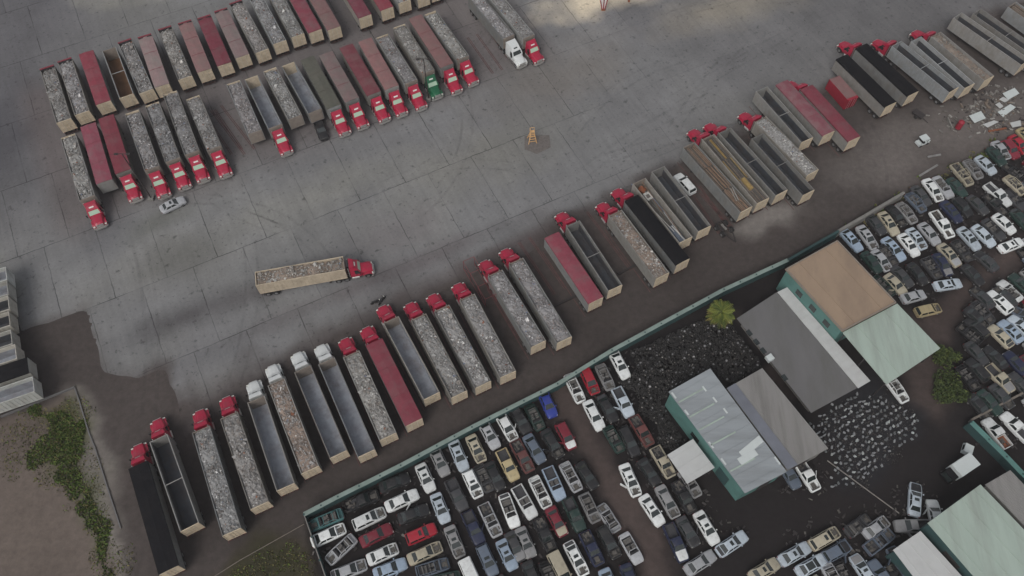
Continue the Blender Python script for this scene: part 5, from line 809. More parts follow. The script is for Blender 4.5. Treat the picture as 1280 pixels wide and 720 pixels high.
def load_mesh(kind,L,seed):
    r=random.Random(seed); h=L/2-.12; mb=MB(); brown=kind=='scrap_brown'; flat=kind=='brown'
    hz=lambda x: hump[1]*math.exp(-((x-hump[0])/2)**2)-dip[1]*math.exp(-((x-dip[0])/1.8)**2)
    nx,ny=34,8; k=len(mb.v); off=[r.uniform(0,99) for _ in range(2)]
    low=r.random()<.4; dip=(r.uniform(-h,h),r.uniform(.0,.45)); hump=(r.uniform(-h*.7,h*.7),r.uniform(.05,.35))
    for i in range(nx+1):
        for j in range(ny+1):
            x=-h+2*h*i/nx;y=-1.2+2.4*j/ny; e=1-abs(y/1.2)**3*.5-abs(x/h)**8*.4
            z=ZT-.45+ (.38 if not flat else .1)*e+r.uniform(-.1,.1)*(0.4 if flat else 1)+.12*math.sin(x*1.3+off[0])*e
            if low: z-=.15
            z+=hz(x)
            mb.v.append((x,y,z))
    for i in range(nx):
        for j in range(ny):
            a=k+i*(ny+1)+j; mb.f.append((a,a+ny+1,a+ny+2,a+1)); mb.m.append(0)
    pal=([1]*3+[2]*6+[3]*3+[4]*1+[5]*3) if not brown else ([1]*4+[2]*5+[3]*2+[4]*1+[5]*8)
    if kind=='scrap_pale': pal=[2]*3+[3]*7+[4]*2+[1]
    if flat: pal=[1]*4+[5]*6+[2]*2
    # light items gather in a few clumps
    cl=[(r.uniform(-h,h),r.uniform(-.8,.8),r.uniform(.7,2.2)) for _ in range(4)]
    for i in range(640 if not flat else 220):
        x=r.uniform(-h+.2,h-.2);y=r.uniform(-1.05,1.05); z=ZT-.06+(.12 if not flat else -.15)*(1-abs(y))+r.uniform(-.1,.08)-(.15 if low else 0)+hz(x)
        s=r.uniform(.04,.16)*(1 if r.random()<.93 else 2.4); t=r.uniform(.02,.09)
        mi=r.choice(pal)
        if r.random()<.02: mi=r.choice((6,6,7))
        if mi==4 and not any(math.hypot(x-a,y-b)<c for a,b,c in cl): mi=3
        M=Matrix.Translation((x,y,z))@Matrix.Rotation(r.uniform(0,6.3),4,'Z')@Matrix.Rotation(r.uniform(-.4,.4),4,'X')@Matrix.Rotation(r.uniform(-.35,.35),4,'Y')
        sy=s*r.uniform(.3,1); 
        P=[(-s,-sy,-t/2),(s*r.uniform(.5,1),-sy,-t/2),(s,sy*r.uniform(.4,1),-t/2),(-s*r.uniform(.3,1),sy,-t/2)]; P+=[(a*.9,b*.9,t/2) for a,b,_ in P]
        mb.hexa([tuple(M@Vector(p)) for p in P],mi)
    return mb.mesh('load',['sc_bed_brown' if brown or flat else 'sc_bed','ld_dark','ld_grey','ld_lite','ld_white','ld_brown','ld_rust','ld_blue'])
def beam_mesh(kind,L,seed):
    r=random.Random(seed); h=L/2-.2; mb=MB(); z0=ZF+.05
    if kind=='junk':
        mb.box(-h,h,-1.1,1.1,z0,z0+.6,3)
        for i in range(16):
            x=r.uniform(-h,h-5.5);y=r.uniform(-1,1);l_=r.uniform(3,6.5); mb.bar((x,y,z0+1.2+r.uniform(0,.6)),(x+l_,max(-1,min(1,y+r.uniform(-.7,.7))),z0+1.2+r.uniform(0,.7)),r.uniform(.06,.16),r.choice([2,2,4,5,0]))
        mb.cyl((h-1.2,-.2,z0+1.3),(h-.9,.3,z0+1.9),.55,12,1); mb.box(h-3.4,h-1.9,-.6,.5,z0+1.3,z0+1.7,4); mb.box(h-3.1,h-2.4,-.3,.3,z0+1.7,z0+1.8,3)
        mb.box(-h+.4,-h+4,-.9,.2,z0+.7,z0+1.0,5)
        return mb.mesh('load',['beam','rust','beam_grey','sc_dark','sc_white','blue_grey'])
    n={'strips':9,'yellow':9,'strips_grey':11}[kind]
    mb.box(-h,h,-1.1,1.1,z0,z0+1.2,3)
    for i in range(n):
        y=-1.05+2.1*i/(n-1)
        for q in range(3):
            x0=-h+2*h*q/3; x1=-h+2*h*(q+1)/3-r.uniform(.05,.4)
            zt=ZT-.35+r.uniform(-.15,.15)
            mb.bar((x0,y+r.uniform(-.04,.04),zt),(x1,y+r.uniform(-.04,.04),zt+r.uniform(-.05,.05)),.11,r.choice([0,0,2,3] if kind!='yellow' else [0,2,3,3]) if kind!='strips_grey' else 2,.14)
    if kind=='yellow':
        M=Matrix.Translation((-h+4,.2,ZT-.1)); mb.box(-1.3,1.3,-.35,.35,-.15,.25,0,M); mb.box(-1.6,1.6,-.8,.7,-.25,-.16,3,M)
    if kind=='strips': M=Matrix.Translation((-h+3.4,-.6,ZT-.12)); mb.bar((-h+4.6,-.9,ZT-.1),(-h+2.0,-.1,ZT-.1),.15,4); mb.bar((-h+4.6,-.5,ZT-.1),(-h+2.0,.3,ZT-.1),.12,4)
    return mb.mesh('load',[{'strips':'beam','yellow':'yellow','strips_grey':'beam_grey'}[kind],'rust','sc_brown','sc_dark','sc_lite'])
tint={'A':(.235,.232,.222),'B':(.215,.214,.208),'C':(.20,.198,.19),'D':(.24,.24,.236),'E':(.46,.46,.43),'M':(.44,.37,.28)}
gname={'A':'trailers parked in the upper back row','B':'trailers parked in the upper front row','C':'trailers parked in the long diagonal row','D':'trailers parked in the upper right row','E':'trailers parked at the left edge','M':None}
LM={}
for ti,(kind,c,ang,L,cab,roll,lab,cl,ll,row) in enumerate(TRAILERS):
    Lq=min((13.6,14.4,15.2,16.0),key=lambda v:abs(v-L)); body=kind if kind in('red','pink','darkpink','black','green','empty','empty_rust','empty_dark') else 'scrap'
    if body=='empty' and row=='E': body='empty_pale'
    if body=='empty' and row=='D': body='empty_dark'
    key=(Lq,body)
    if key not in TC: TC[key]=trailer_templates(Lq,body)
    r=random.Random(ti*7+1); f=r.uniform(.70,1.22); hu=r.uniform(-.06,.05); fv=r.uniform(.82,1.22); gv=r.uniform(.95,1.35); tc_=(tint[row][0]*f*(1+hu),tint[row][1]*f,tint[row][2]*f*(1-hu))
    if c[0]>28 and row=='C': tc_=tuple(v*1.1 for v in tc_)
    t=stamp(TC[key],'dump_trailer',lab,'trailer',(c[0],c[1],GZ),ang,gname[row],tc_,sx=L/Lq,over={'tarp':(fv,fv*gv,fv*gv) if kind in('red','pink','darkpink') else (fv*.9,fv*.9,fv*.9),'tarp_seam':(fv,fv,fv)})
    h=Lq/2
    for x in (-h+1.1,-h+2.4):
        for s in (-1,1):
            o=bpy.data.objects.new('wheel',WHL); C.objects.link(o); o.parent=t; o.location=(x,s*.97,.5)
    if roll:
        o=bpy.data.objects.new('rolled_tarp',ROLL); o.color=(1,1,1,1); C.objects.link(o); o.parent=t; o.location=(h+.02,0,ZT+.22)
        o=bpy.data.objects.new('tarp_box',SLOT); C.objects.link(o); o.parent=t; o.location=(h-.10,0,ZT+.14)
    ld=None
    if kind in('scrap','scrap_brown','scrap_pale','brown'):
        kk=(kind,Lq,ti%5 if kind=='scrap' else ti%2)
        if kk not in LM: LM[kk]=load_mesh(kind,Lq,ti)
        ld=LM[kk]
    elif kind in('strips','yellow','junk','strips_grey'): ld=beam_mesh(kind,Lq,ti)
    if ld:
        o=bpy.data.objects.new('scrap_load' if 'scrap' in kind or kind=='brown' else 'beam_load',ld); C.objects.link(o); o.location=(c[0],c[1],GZ+.002); o.rotation_euler=(0,0,ang); o.scale=(L/Lq,1,1)
        rt=random.Random(ti*31+3); b_=rt.uniform(1.1,1.5)*(1.0 if row!='C' else 1.06); o.color=(b_*rt.uniform(.98,1.03),b_,b_*rt.uniform(.97,1.05),1)
        tag(o,ll,'scrap','scrap loads in the trailers',kind='stuff')
# ---------------------------------------------------------------- truck tractors
def tractor_template(paint,ext=0.0,dark=False):
    T=[]; e=ext
    c=MB()
    for s in (-1,1): c.box(-1.7,5.0+e,s*.45-.06,s*.45+.06,.72,.98,0)
    for x in (-1.4,-.1,1.2,2.6,4.4): c.box(x,x+.12,-.5,.5,.74,.9,0)
    for x in (-.6,.75): c.cyl((x,-.9,.52),(x,.9,.52),.12,8,0)
    T.append(('chassis',c.mesh('chassis',['chassis_dark']),[]))
    T.append(('fifth_wheel',MB().cyl((0,0,.98),(0,0,1.2),.45,14).mesh('fifth_wheel',['chassis_dark']),[]))
    cb=MB(); X=3.35+e
    for a,b_,z0,z1,w0,w1 in ((1.6,X,.95,2.0,1.12,1.12),):
        cb.box(a,b_,-w0,w0,z0,z1,0)
    cb.hexa([(1.6,-1.12,2.0),(X,-1.12,2.0),(X,1.12,2.0),(1.6,1.12,2.0),(1.6,-1.02,2.85),(X-.45,-.98,2.85),(X-.45,.98,2.85),(1.6,1.02,2.85)],0)
    T.append(('cab',cb.mesh('cab',[paint]),[]))
    rf=MB().hexa([(1.62,-1.06,2.852),(X-.5,-.92,2.852),(X-.5,.92,2.852),(1.62,1.06,2.852),(1.62,-1.0,3.62),(X-1.05,-.85,3.42),(X-1.05,.85,3.42),(1.62,1.0,3.62)],0)
    sub=[]
    pl=MB(); 
    def onf(u,v): # point on the sloping front face of the fairing
        a=Vector((X-.5,-.92,2.852)).lerp(Vector((X-.5,.92,2.852)),u); b2=Vector((X-1.05,-.85,3.42)).lerp(Vector((X-1.05,.85,3.42)),u); return a.lerp(b2,v)+Vector((.02,0,.015))
    pl.quad(onf(.28,.45),onf(.72,.45),onf(.72,.75),onf(.28,.75)); sub.append(('fairing_patch',pl.mesh('fairing_patch',['marker_white' if not dark else 'glass_dark']),[]))  # white patch on the fairing front, dark on white cabs
    T.append(('roof_fairing',rf.mesh('roof_fairing',[paint]),sub))
    gl=MB(); 
    def ws(u,v):
        a=Vector((X,-1.12,2.0)).lerp(Vector((X,1.12,2.0)),u); b2=Vector((X-.45,-.98,2.85)).lerp(Vector((X-.45,.98,2.85)),u); return a.lerp(b2,v)+Vector((.012,0,.008))
    gl.quad(ws(.1,.08),ws(.9,.08),ws(.9,.9),ws(.1,.9)); T.append(('windshield',gl.mesh('windshield',['glass_dark' if dark else 'glass_pale']),[]))
    for s in (-1,1):
        g=MB().hexa([(X-1.0,s*1.125,1.7),(X-.12,s*1.125,1.7),(X-.12,s*1.12,2.02),(X-1.0,s*1.12,2.02),(X-1.0,s*1.123,2.02),(X-.15,s*1.123,2.02),(X-.5,s*1.03,2.7),(X-1.0,s*1.03,2.7)]); T.append(('side_window',g.mesh('side_window',['glass_dark']),[]))
    hd=MB(); H0=X; secs=[]
    for x,w,zt in ((H0,.98,2.0),(H0+.5,.95,1.93),(H0+1.1,.88,1.8),(H0+1.6,.80,1.66),(H0+1.85,.74,1.5)):
        secs.append([(x,-w,1.0),(x,-w,zt-.28),(x,-w*.82,zt-.05),(x,-w*.35,zt+.03),(x,w*.35,zt+.03),(x,w*.82,zt-.05),(x,w,zt-.28),(x,w,1.0)])
    hd.loft(secs); 
    fs=[]
    for s in (-1,1):
        f=MB(); sc_=[]
        for k in range(7):
            t=math.pi*k/6; x=H0+.95-math.cos(t)*.85; z=.78+math.sin(t)*.52; sc_.append([(x,s*.75,z),(x,s*1.2,z-.02),(x,s*1.2,z+.06),(x,s*.75,z+.08)])
        f.loft(sc_); fs.append(('fender',f.mesh('fender',[paint]),[]))
    T.append(('hood',hd.mesh('hood',[paint]),fs))
    T.append(('grille',MB().box(H0+1.86,H0+1.93,-.6,.6,.95,1.5,0).mesh('grille',['chrome']),[]))
    T.append(('bumper',MB().box(H0+1.85,H0+2.08,-.8,.8,.45,.82,0).hexa([(H0+1.6,-1.2,.45),(H0+1.85,-.8,.45),(H0+2.08,-.8,.45),(H0+1.78,-1.2,.45),(H0+1.6,-1.2,.82),(H0+1.85,-.8,.82),(H0+2.08,-.8,.82),(H0+1.78,-1.2,.82)],0).hexa([(H0+1.85,.8,.45),(H0+1.6,1.2,.45),(H0+1.78,1.2,.45),(H0+2.08,.8,.45),(H0+1.85,.8,.82),(H0+1.6,1.2,.82),(H0+1.78,1.2,.82),(H0+2.08,.8,.82)],0).mesh('bumper',['chrome']),[]))
    for s in (-1,1):
        T.append(('headlight',MB().box(H0+1.68,H0+1.86,s*.96-.16,s*.96+.16,.98,1.2,0).mesh('headlight',['lamp_clear']),[]))
        T.append(('fuel_tank',MB().cyl((1.7,s*.95,.72),(2.9,s*.95,.72),.32,14).mesh('fuel_tank',['chrome']),[]))
        T.append(('exhaust_stack',MB().cyl((1.42,s*.95,.9),(1.42,s*.95,3.5),.075,8).mesh('exhaust_stack',['chrome']),[]))
        mr_=MB().box(X-.25,X-.15,s*1.38-.09,s*1.38+.09,1.8,2.3,0).bar((X-.2,s*1.1,2.25),(X-.2,s*1.3,2.25),.03); T.append(('mirror',mr_.mesh('mirror',['black_plastic']),[]))
    return T
DW=wheel_mesh(.5,.58); SW=wheel_mesh(.5,.28,False)
TT={'red':tractor_template('truck_red'),'white':tractor_template('truck_white',0,True),'green':tractor_template('truck_green',-.35),'white_long':tractor_template('truck_white',1.0,True)}
for kind,c,ang,L,cab,roll,lab,cl,ll,row in TRAILERS:
    if not cab: continue
    ext={'green':-.35}.get(cab,0.0); key=cab
    if cab=='white' and row=='B': key='white_long'; ext=1.0
    k=L/2-1.0; u=(math.cos(ang),math.sin(ang))
    t=stamp(TT[key],'truck_tractor',cl,'truck',(c[0]+u[0]*k,c[1]+u[1]*k,GZ),ang,'truck tractors coupled to trailers')
    for x,y,me in [(-.6,s*.92,DW) for s in (-1,1)]+[(.75,s*.92,DW) for s in (-1,1)]+[(4.3+ext,s*.98,SW) for s in (-1,1)]:
        o=bpy.data.objects.new('wheel',me); C.objects.link(o); o.parent=t; o.location=(x,y,.5)
# ---------------------------------------------------------------- cars
CW=wheel_mesh(.32,.2,False)
COL={'white':(.66,.68,.68),'pale blue':(.44,.50,.56),'light blue':(.27,.34,.43),'slate blue':(.10,.125,.165),'blue':(.025,.045,.28),'navy':(.018,.024,.06),'black':(.016,.016,.018),
'dark grey':(.045,.046,.05),'grey':(.23,.23,.235),'silver':(.36,.37,.39),'dark green':(.018,.042,.036),'teal':(.06,.15,.155),'beige':(.38,.345,.265),'yellow':(.40,.33,.19),'red':(.34,.012,.028),
'dark red':(.17,.014,.028),'maroon':(.13,.045,.042)}
SPEC={
 'sedan':dict(L=4.7,st=[(-2.35,.66,.80),(-2.26,.82,.92),(-1.95,.89,.97),(-1.62,.905,.98),(-.3,.91,.96),(1.02,.91,.97),(1.35,.90,.95),(1.9,.87,.86),(2.2,.80,.77),(2.35,.60,.64)],belt=(-1.72,1.05,.80,.955),roof=(-1.05,.28,.60,1.42),hood=(1.12,2.16),boot=(-2.22,-1.76)),
 'wagon':dict(L=4.5,st=[(-2.25,.78,.85),(-2.2,.86,1.0),(-1.6,.91,1.04),(-.3,.92,1.03),(1.0,.92,1.03),(1.3,.90,1.0),(1.8,.87,.93),(2.1,.80,.85),(2.25,.62,.70)],belt=(-2.18,1.05,.82,1.02),roof=(-1.85,.35,.66,1.58),hood=(1.12,2.08),boot=None),
 'pickup':dict(L=5.3,st=[(-2.65,.90,1.0),(-2.6,.93,1.08),(-1.6,.94,1.08),(-.62,.94,1.08),(-.2,.94,1.08),(1.1,.94,1.08),(1.5,.92,1.04),(2.1,.90,.98),(2.5,.84,.90),(2.65,.70,.78)],belt=(-.62,1.15,.84,1.06),roof=(-.5,.52,.68,1.68),hood=(1.2,2.46),boot=None),
 'van':dict(L=5.2,st=[(-2.6,.90,1.05),(-2.55,.95,1.12),(-1.0,.96,1.12),(.5,.96,1.12),(1.5,.95,1.12),(2.0,.92,1.05),(2.4,.86,.92),(2.6,.66,.74)],belt=(-2.54,1.62,.88,1.11),roof=(-2.42,.95,.78,1.95),hood=(1.7,2.42),boot=None)}
def car_template(kind,state):
    S=SPEC[kind]; T=[]; st=S['st']; hx0,hx1=S['hood']; bx0,bx1,bw,bz=S['belt']; rx0,rx1,rw,rz=S['roof']
    opened=state in('strip','open')
    def interp(x):
        for a,b in zip(st[:-1],st[1:]):
            if a[0]<=x<=b[0]:
                t=(x-a[0])/(b[0]-a[0]); return a[1]+(b[1]-a[1])*t,a[2]+(b[2]-a[2])*t
        return st[-1][1:] if x>st[-1][0] else st[0][1:]
    xs=[s[0] for s in st]; ev=set(xs)
    zones=[(hx0,hx1,.42)]
    if S['boot'] and state=='strip': zones.append((*S['boot'],.40))
    if kind=='pickup': zones.append((st[0][0]+.08,bx0-.06,.48))
    if opened: zones.append((bx0+.08,bx1-.12,.62))
    for a,b,_ in zones: ev|={a-.002,a,b,b+.002}
    secs=[]
    for x in sorted(ev):
        w,zt=interp(x); dz=0
        for a,b,dd in zones:
            if a<=x<=b: dz=dd
        edge=abs(x)>S['L']/2-.12; zb=.36 if edge else .22
        iw=w*.80; zi=zt+.0-dz if dz else zt+.015
        secs.append([(x,-w*.88,zb),(x,-w,zb+.22),(x,-w*.99,zt-.16),(x,-w*.90,zt-.01),(x,-iw,zt+.0),(x,-iw*.99,zi),(x,0,zi+(.02 if not dz else 0)),(x,iw*.99,zi),(x,iw,zt+.0),(x,w*.90,zt-.01),(x,w*.99,zt-.16),(x,w,zb+.22),(x,w*.88,zb)])
    T.append(('body',MB().loft(secs).mesh('body',['paint']),[]))
    r=random.Random(len(kind+state))
    def zone_pad(a,b,dz,name,m):
        w,zt=interp((a+b)/2); zz=min(interp(a)[1],interp(b)[1])
        return (name,MB().box(a+.02,b-.02,-w*.77,w*.77,zz-dz-.3,zz-dz+.05,0).mesh(name,[m]),[])
    nh=state in('nohood','nohoodroof','strip')
    if nh:
        a,b=hx0,hx1; e=MB(); zz=interp(b)[1]; e.box(a+.15,b-.28,-.32,.30,zz-.5,zz-.12,0)
        for i in range(9): x=r.uniform(a+.1,b-.3);y=r.uniform(-.6,.55); e.box(x,x+r.uniform(.1,.3),y,y+r.uniform(.08,.25),zz-.45,zz-r.uniform(.08,.3),0)
        e.cyl((a+.3,-.1,zz-.1),(a+.3,-.1,zz-.03),.18,10); e.box(b-.2,b-.08,-.6,.6,zz-.42,zz-.06,0)
        T.append(('engine',e.mesh('engine',['engine']),[])); T.append(zone_pad(a,b,.42,'engine_bay','interior'))
    else:
        h=MB(); sc_=[]
        for k in range(6):
            x=hx0-.03+(hx1-hx0+.06)*k/5; w,zt=interp(x); iw=w*.815*(1 if k<5 else .93); sc_.append([(x,-iw,zt+.004),(x,-iw*.8,zt+.030),(x,0,zt+.05),(x,iw*.8,zt+.030),(x,iw,zt+.004),(x,iw,zt-.03),(x,-iw,zt-.03)])
        h.loft(sc_); T.append(('hood',h.mesh('hood',['paint']),[]))
    if S['boot'] and state!='strip':
        h=MB(); sc_=[]; a,b=S['boot']
        for k in range(4):
            x=a+(b-a)*k/3; w,zt=interp(x); iw=w*.8; sc_.append([(x,-iw,zt+.012),(x,-iw*.8,zt+.03),(x,0,zt+.04),(x,iw*.8,zt+.03),(x,iw,zt+.012)])
        h.loft(sc_,cap=False,closed=False); T.append(('boot_lid',h.mesh('boot_lid',['paint']),[]))
    if kind=='pickup':
        a,b=st[0][0]+.08,bx0-.06; T.append(zone_pad(a,b,.48,'bed_liner','rust' if state=='rust' else 'interior'))
        if state in('nohood','strip','rust'):
            j=MB()
            for i in range(10): x=r.uniform(a+.1,b-.6);y=r.uniform(-.6,.5); j.box(x,x+r.uniform(.2,.6),y,y+r.uniform(.1,.4),.66,.72+r.uniform(.05,.3),0)
            T.append(('bed_junk',j.mesh('bed_junk',['engine']),[]))
    B=[Vector((bx0,-bw,bz)),Vector((bx1,-bw*.97,bz)),Vector((bx1,bw*.97,bz)),Vector((bx0,bw,bz))]
    Tp=[Vector((rx0,-rw,rz-.03)),Vector((rx1,-rw,rz-.03)),Vector((rx1,rw,rz-.03)),Vector((rx0,rw,rz-.03))]
    if not opened:
        T.append(('cabin',MB().hexa(B+Tp).mesh('cabin',['paint']),[]))
        def pane(a,b,c,d,mg=.07,mt=.08,off=.012):
            n_=(b-a).cross(d-a).normalized()*off
            f=lambda u,v:(a.lerp(b,u)).lerp(d.lerp(c,u),v)+n_
            return f(mg,mt),f(1-mg,mt),f(1-mg,1-mt),f(mg,1-mt)
        T.append(('windshield',MB().quad(*pane(B[1],B[2],Tp[2],Tp[1],.05,.06)).mesh('windshield',['glass_dark']),[]))
        T.append(('rear_window',MB().quad(*pane(B[3],B[0],Tp[0],Tp[3],.07,.1)).mesh('rear_window',['glass_dark']),[]))
        for s,(a,b,c,d_) in (('R',(B[0],B[1],Tp[1],Tp[0])),('L',(B[2],B[3],Tp[3],Tp[2]))):
            g=MB(); n_=(b-a).cross(d_-a).normalized()*.012; f=lambda u,v:(a.lerp(b,u)).lerp(d_.lerp(c,u),v)+n_
            for u0,u1 in (((.1,.47),(.51,.88)) if kind!='pickup' else ((.12,.86),)): g.quad(f(u0,.1),f(u1,.1),f(u1,.88),f(u0,.88))
            T.append(('side_window',g.mesh('side_window',['glass_dark']),[]))
        sub=[]
        rfm=MB().loft([[(x,-rw*k1,rz-.03),(x,-rw*.9*k1,rz+.0+zz),(x,0,rz+.025+zz),(x,rw*.9*k1,rz+.0+zz),(x,rw*k1,rz-.03)] for x,k1,zz in ((rx0-.02,.96,-.025),(rx0+.15,1.02,0),((rx0+rx1)/2,1.03,.012),(rx1-.15,1.02,0),(rx1+.02,.97,-.025))])
        if state in('nohoodroof','roof'): cx=rx1-.42; sub.append(('sunroof',MB().box(cx-.24,cx+.16,-rw*.55,rw*.55,rz+.0,rz+.045,0).mesh('sunroof',['glass_dark']),[]))
        if state=='sun': sub.append(('sunroof',MB().box(rx0+.12,rx1-.1,-rw*.8,rw*.8,rz+.0,rz+.046,0).mesh('sunroof',['glass_dark']),[]))
        T.append(('roof',rfm.mesh('roof',['paint']),sub))
    else:
        p=MB()
        if state=='strip':
            for a,b in ((B[1],Tp[1]),(B[2],Tp[2]),(B[0],Tp[0]),(B[3],Tp[3]),(B[0].lerp(B[1],.52),Tp[0].lerp(Tp[1],.52)),(B[3].lerp(B[2],.52),Tp[3].lerp(Tp[2],.52)),(Tp[0],Tp[1]),(Tp[1],Tp[2]),(Tp[2],Tp[3]),(Tp[3],Tp[0])): p.bar(a,b,.075)
            T.append(('roof_frame',p.mesh('roof_frame',['paint']),[]))
        else:
            for a,b in ((B[1],B[1].lerp(Tp[1],.9)),(B[2],B[2].lerp(Tp[2],.9)),(B[1].lerp(Tp[1],.9),B[2].lerp(Tp[2],.9))): p.bar(a,b,.07)
            T.append(('windshield_frame',p.mesh('windshield_frame',['paint']),[]))
        T.append(zone_pad(bx0+.08,bx1-.12,.62,'cabin_floor','interior'))
        for y in (-.38,.38): T.append(('seat',MB().box(-.25,.3,y-.24,y+.24,.4,.72).box(-.42,-.25,y-.24,y+.24,.4,1.2).mesh('seat',['seat_cloth']),[]))
        if kind!='pickup': T.append(('rear_bench',MB().box(-1.25,-.75,-.6,.6,.4,.7).box(-1.42,-1.25,-.6,.6,.4,1.1).mesh('rear_bench',['seat_cloth']),[]))
        T.append(('dashboard',MB().box(bx1-.42,bx1-.14,-.7,.7,.7,.98).mesh('dashboard',['black_plastic']),[]))
    h=S['L']/2; wf=st[-2][1]
    T.append(('front_bumper',MB().box(h-.10,h+.03,-wf*.86,wf*.86,.36,.55).mesh('front_bumper',['paint' if state!='nohood' else 'black_plastic']),[]))
    T.append(('rear_bumper',MB().box(-h-.03,-h+.10,-wf*.88,wf*.88,.38,.58).mesh('rear_bumper',['paint']),[]))
    for s in (-1,1):
        if state!='strip': T.append(('headlight',MB().box(h-.2,h-.06,s*wf*.74-.14,s*wf*.74+.14,.60,.72).mesh('headlight',['lamp_clear']),[]))
        T.append(('tail_light',MB().box(-h-.005,-h+.12,s*.68-.12,s*.68+.12,.68,.84).mesh('tail_light',['lamp_red']),[]))
        if state in('','roof','sun'): T.append(('mirror',MB().box(bx1-.28,bx1-.12,s*1.0-.08,s*1.0+.08,bz+.02,bz+.14).mesh('mirror',['paint']),[]))
    return T
CT={}
cgroups={'sedan':'scrapped sedans','wagon':'scrapped wagons and hatchbacks','pickup':'scrapped pickups','van':'scrapped vans'}
for i,(kind,col,state,p,ang,sx,lab) in enumerate(CARS):
    if (kind,state) not in CT: CT[(kind,state)]=car_template(kind,state)
    r=random.Random(i*13+5); f=r.uniform(.82,1.1); c=tuple(min(.8,v*f) for v in COL[col])
    over={}
    q=r.random()
    yard=i<len(CARS)-3
    if yard and q<.14: over['hood']=tuple(v*f for v in COL[r.choice(['grey','white','beige','black','silver'])]) if state in('','roof') else c
    if yard and q>.9: over['boot_lid']=COL['dark grey']
    z=0.02 if yard else GZ
    t=stamp(CT[(kind,state)],{'sedan':'sedan_car','wagon':'hatchback_car','pickup':'pickup_truck','van':'van'}[kind],lab,{'wagon':'car','sedan':'car','pickup':'pickup','van':'van'}[kind],(p[0],p[1],z),ang,cgroups[kind] if yard else None,c,sx=sx,over=over)
    if yard: t.rotation_euler=(R(r.uniform(-1.5,1.5)),R(r.uniform(-1.2,1.2)),ang)
    L=SPEC[kind]['L']
    for x in (-L*.30,L*.31):
        for s in (-1,1):
            if state=='strip' and r.random()<.4: continue
            o=bpy.data.objects.new('wheel',CW); C.objects.link(o); o.parent=t; o.location=(x,s*(.80 if kind in('sedan','wagon') else .85),.32)
    if state in('nohood','nohoodroof','') and yard and r.random()<.3:
        dr=MB(); s=r.choice((-1,1)); th=R(r.uniform(35,60)); x0=.85; dr.bar((x0,s*.93,.62),(x0-math.cos(th)*1.05,s*(.93+math.sin(th)*1.05),.62),.09,0,.62)
        o=dr.build('open_door',['paint'],t,color=c)
# ---------------------------------------------------------------- tyre heap and pale parts
def inside(p,poly):
    c=False;n=len(poly)
    for i in range(n):
        a=poly[i];b=poly[(i+1)%n]
        if (a[1]>p[1])!=(b[1]>p[1]) and p[0]<(b[0]-a[0])*(p[1]-a[1])/(b[1]-a[1])+a[0]: c=not c
    return c
def edge(p,poly): return float(sdf(np.array([p[0]]),np.array([p[1]]),poly)[0])
def ring(mb,M,R0,r0,n=12,k=5,m=0):
    b=len(mb.v)
    for i in range(n):
        t=2*math.pi*i/n
        for j in range(k):
            a=2*math.pi*j/k; rr=R0+r0*math.cos(a); mb.v.append(tuple(M@Vector((rr*math.cos(t),rr*math.sin(t),r0*1.1*math.sin(a)))))
    for i in range(n):
        for j in range(k): a=b+i*k+j;c=b+i*k+(j+1)%k;d=b+((i+1)%n)*k+(j+1)%k;e=b+((i+1)%n)*k+j; mb.f.append((a,e,d,c)); mb.m.append(m)
poly=Z['TYRES']; xs=[p[0] for p in poly];ys=[p[1] for p in poly]; rr=random.Random(2)
def blocked(p): 
    for k in ('b1','b2','aw','b3'):
        if inside(p,inset(BL[k],-.6)): return True
    return False
pts=[]
while len(pts)<3000:
    p=(rr.uniform(min(xs),max(xs)),rr.uniform(min(ys),max(ys)))
    if inside(p,poly) and not blocked(p): pts.append(p)
def hh(p): return min(1.1,max(0,-edge(p,poly))*.28)
carp=[(c[3][0],c[3][1]) for c in CARS]
pts=[p for p in pts if min(math.dist(p,q) for q in carp)>2.6]
hv=[(hh(p),p) for p in pts]
stuff=MB()
for h_,p in hv[250:]:
    M=Matrix.Translation((p[0],p[1],.12+h_*rr.uniform(.5,1.0)))@Matrix.Rotation(rr.uniform(-1.3,1.3),4,'X')@Matrix.Rotation(rr.uniform(-1.3,1.3),4,'Y')
    ring(stuff,M,.21,.08,10,4)
    if rr.random()<.45: stuff.cyl(tuple(M@Vector((0,0,-.05))),tuple(M@Vector((0,0,.05))),.12,7,rr.choice((1,1,2)))
tag(stuff.build('tyre_heap',['rubber','sc_dark','sc_lite']),'black mass of heaped scrap tyres spread beside the silver roofed workshop','tyres',kind='stuff')
ty=MB(); ring(ty,Matrix.Identity(4),.25,.095,16,6); TY=ty.mesh('tyre',['rubber'],True)
RIMM=MB().cyl((0,0,-.06),(0,0,.05),.17,10,0).cyl((0,0,.05),(0,0,.09),.06,8,0).mesh('rim',['rim'])
for h_,p in hv[:250]:
    o=thing('tyre','worn black tyre lying on the heap between the teal wall and silver roofed workshop','tyre',(p[0],p[1],.22+h_*1.05),0,'tyres lying on the black tyre heap')
    o.rotation_euler=(rr.uniform(-.9,.9),rr.uniform(-.9,.9),rr.uniform(0,6))
    a=bpy.data.objects.new('tyre_ring',TY); C.objects.link(a); a.parent=o
    if rr.random()<.6:
        a=bpy.data.objects.new('rim',RIMM); C.objects.link(a); a.parent=o
eb=MB(); eb.box(-.19,.17,-.11,.11,.02,.24); eb.cyl((0,0,.26),(0,0,.36),.11,8); eb.box(.0,.24,-.07,.07,.36,.42)
PARTM={}
for nm,m in (('a','part_a'),('b','part_b'),('c','part_c')):
    x=MB(); x.v=list(eb.v);x.f=list(eb.f);x.m=list(eb.m); PARTM[nm]=x.mesh('machine_part',[m])
poly=Z['PARTS']; u=Vector((math.cos(R(28)),math.sin(R(28)))); v=Vector((-u.y,u.x)); o0=Vector(poly[0]); cnt=0
bk=('b2','b3','b3s','b5','b4')
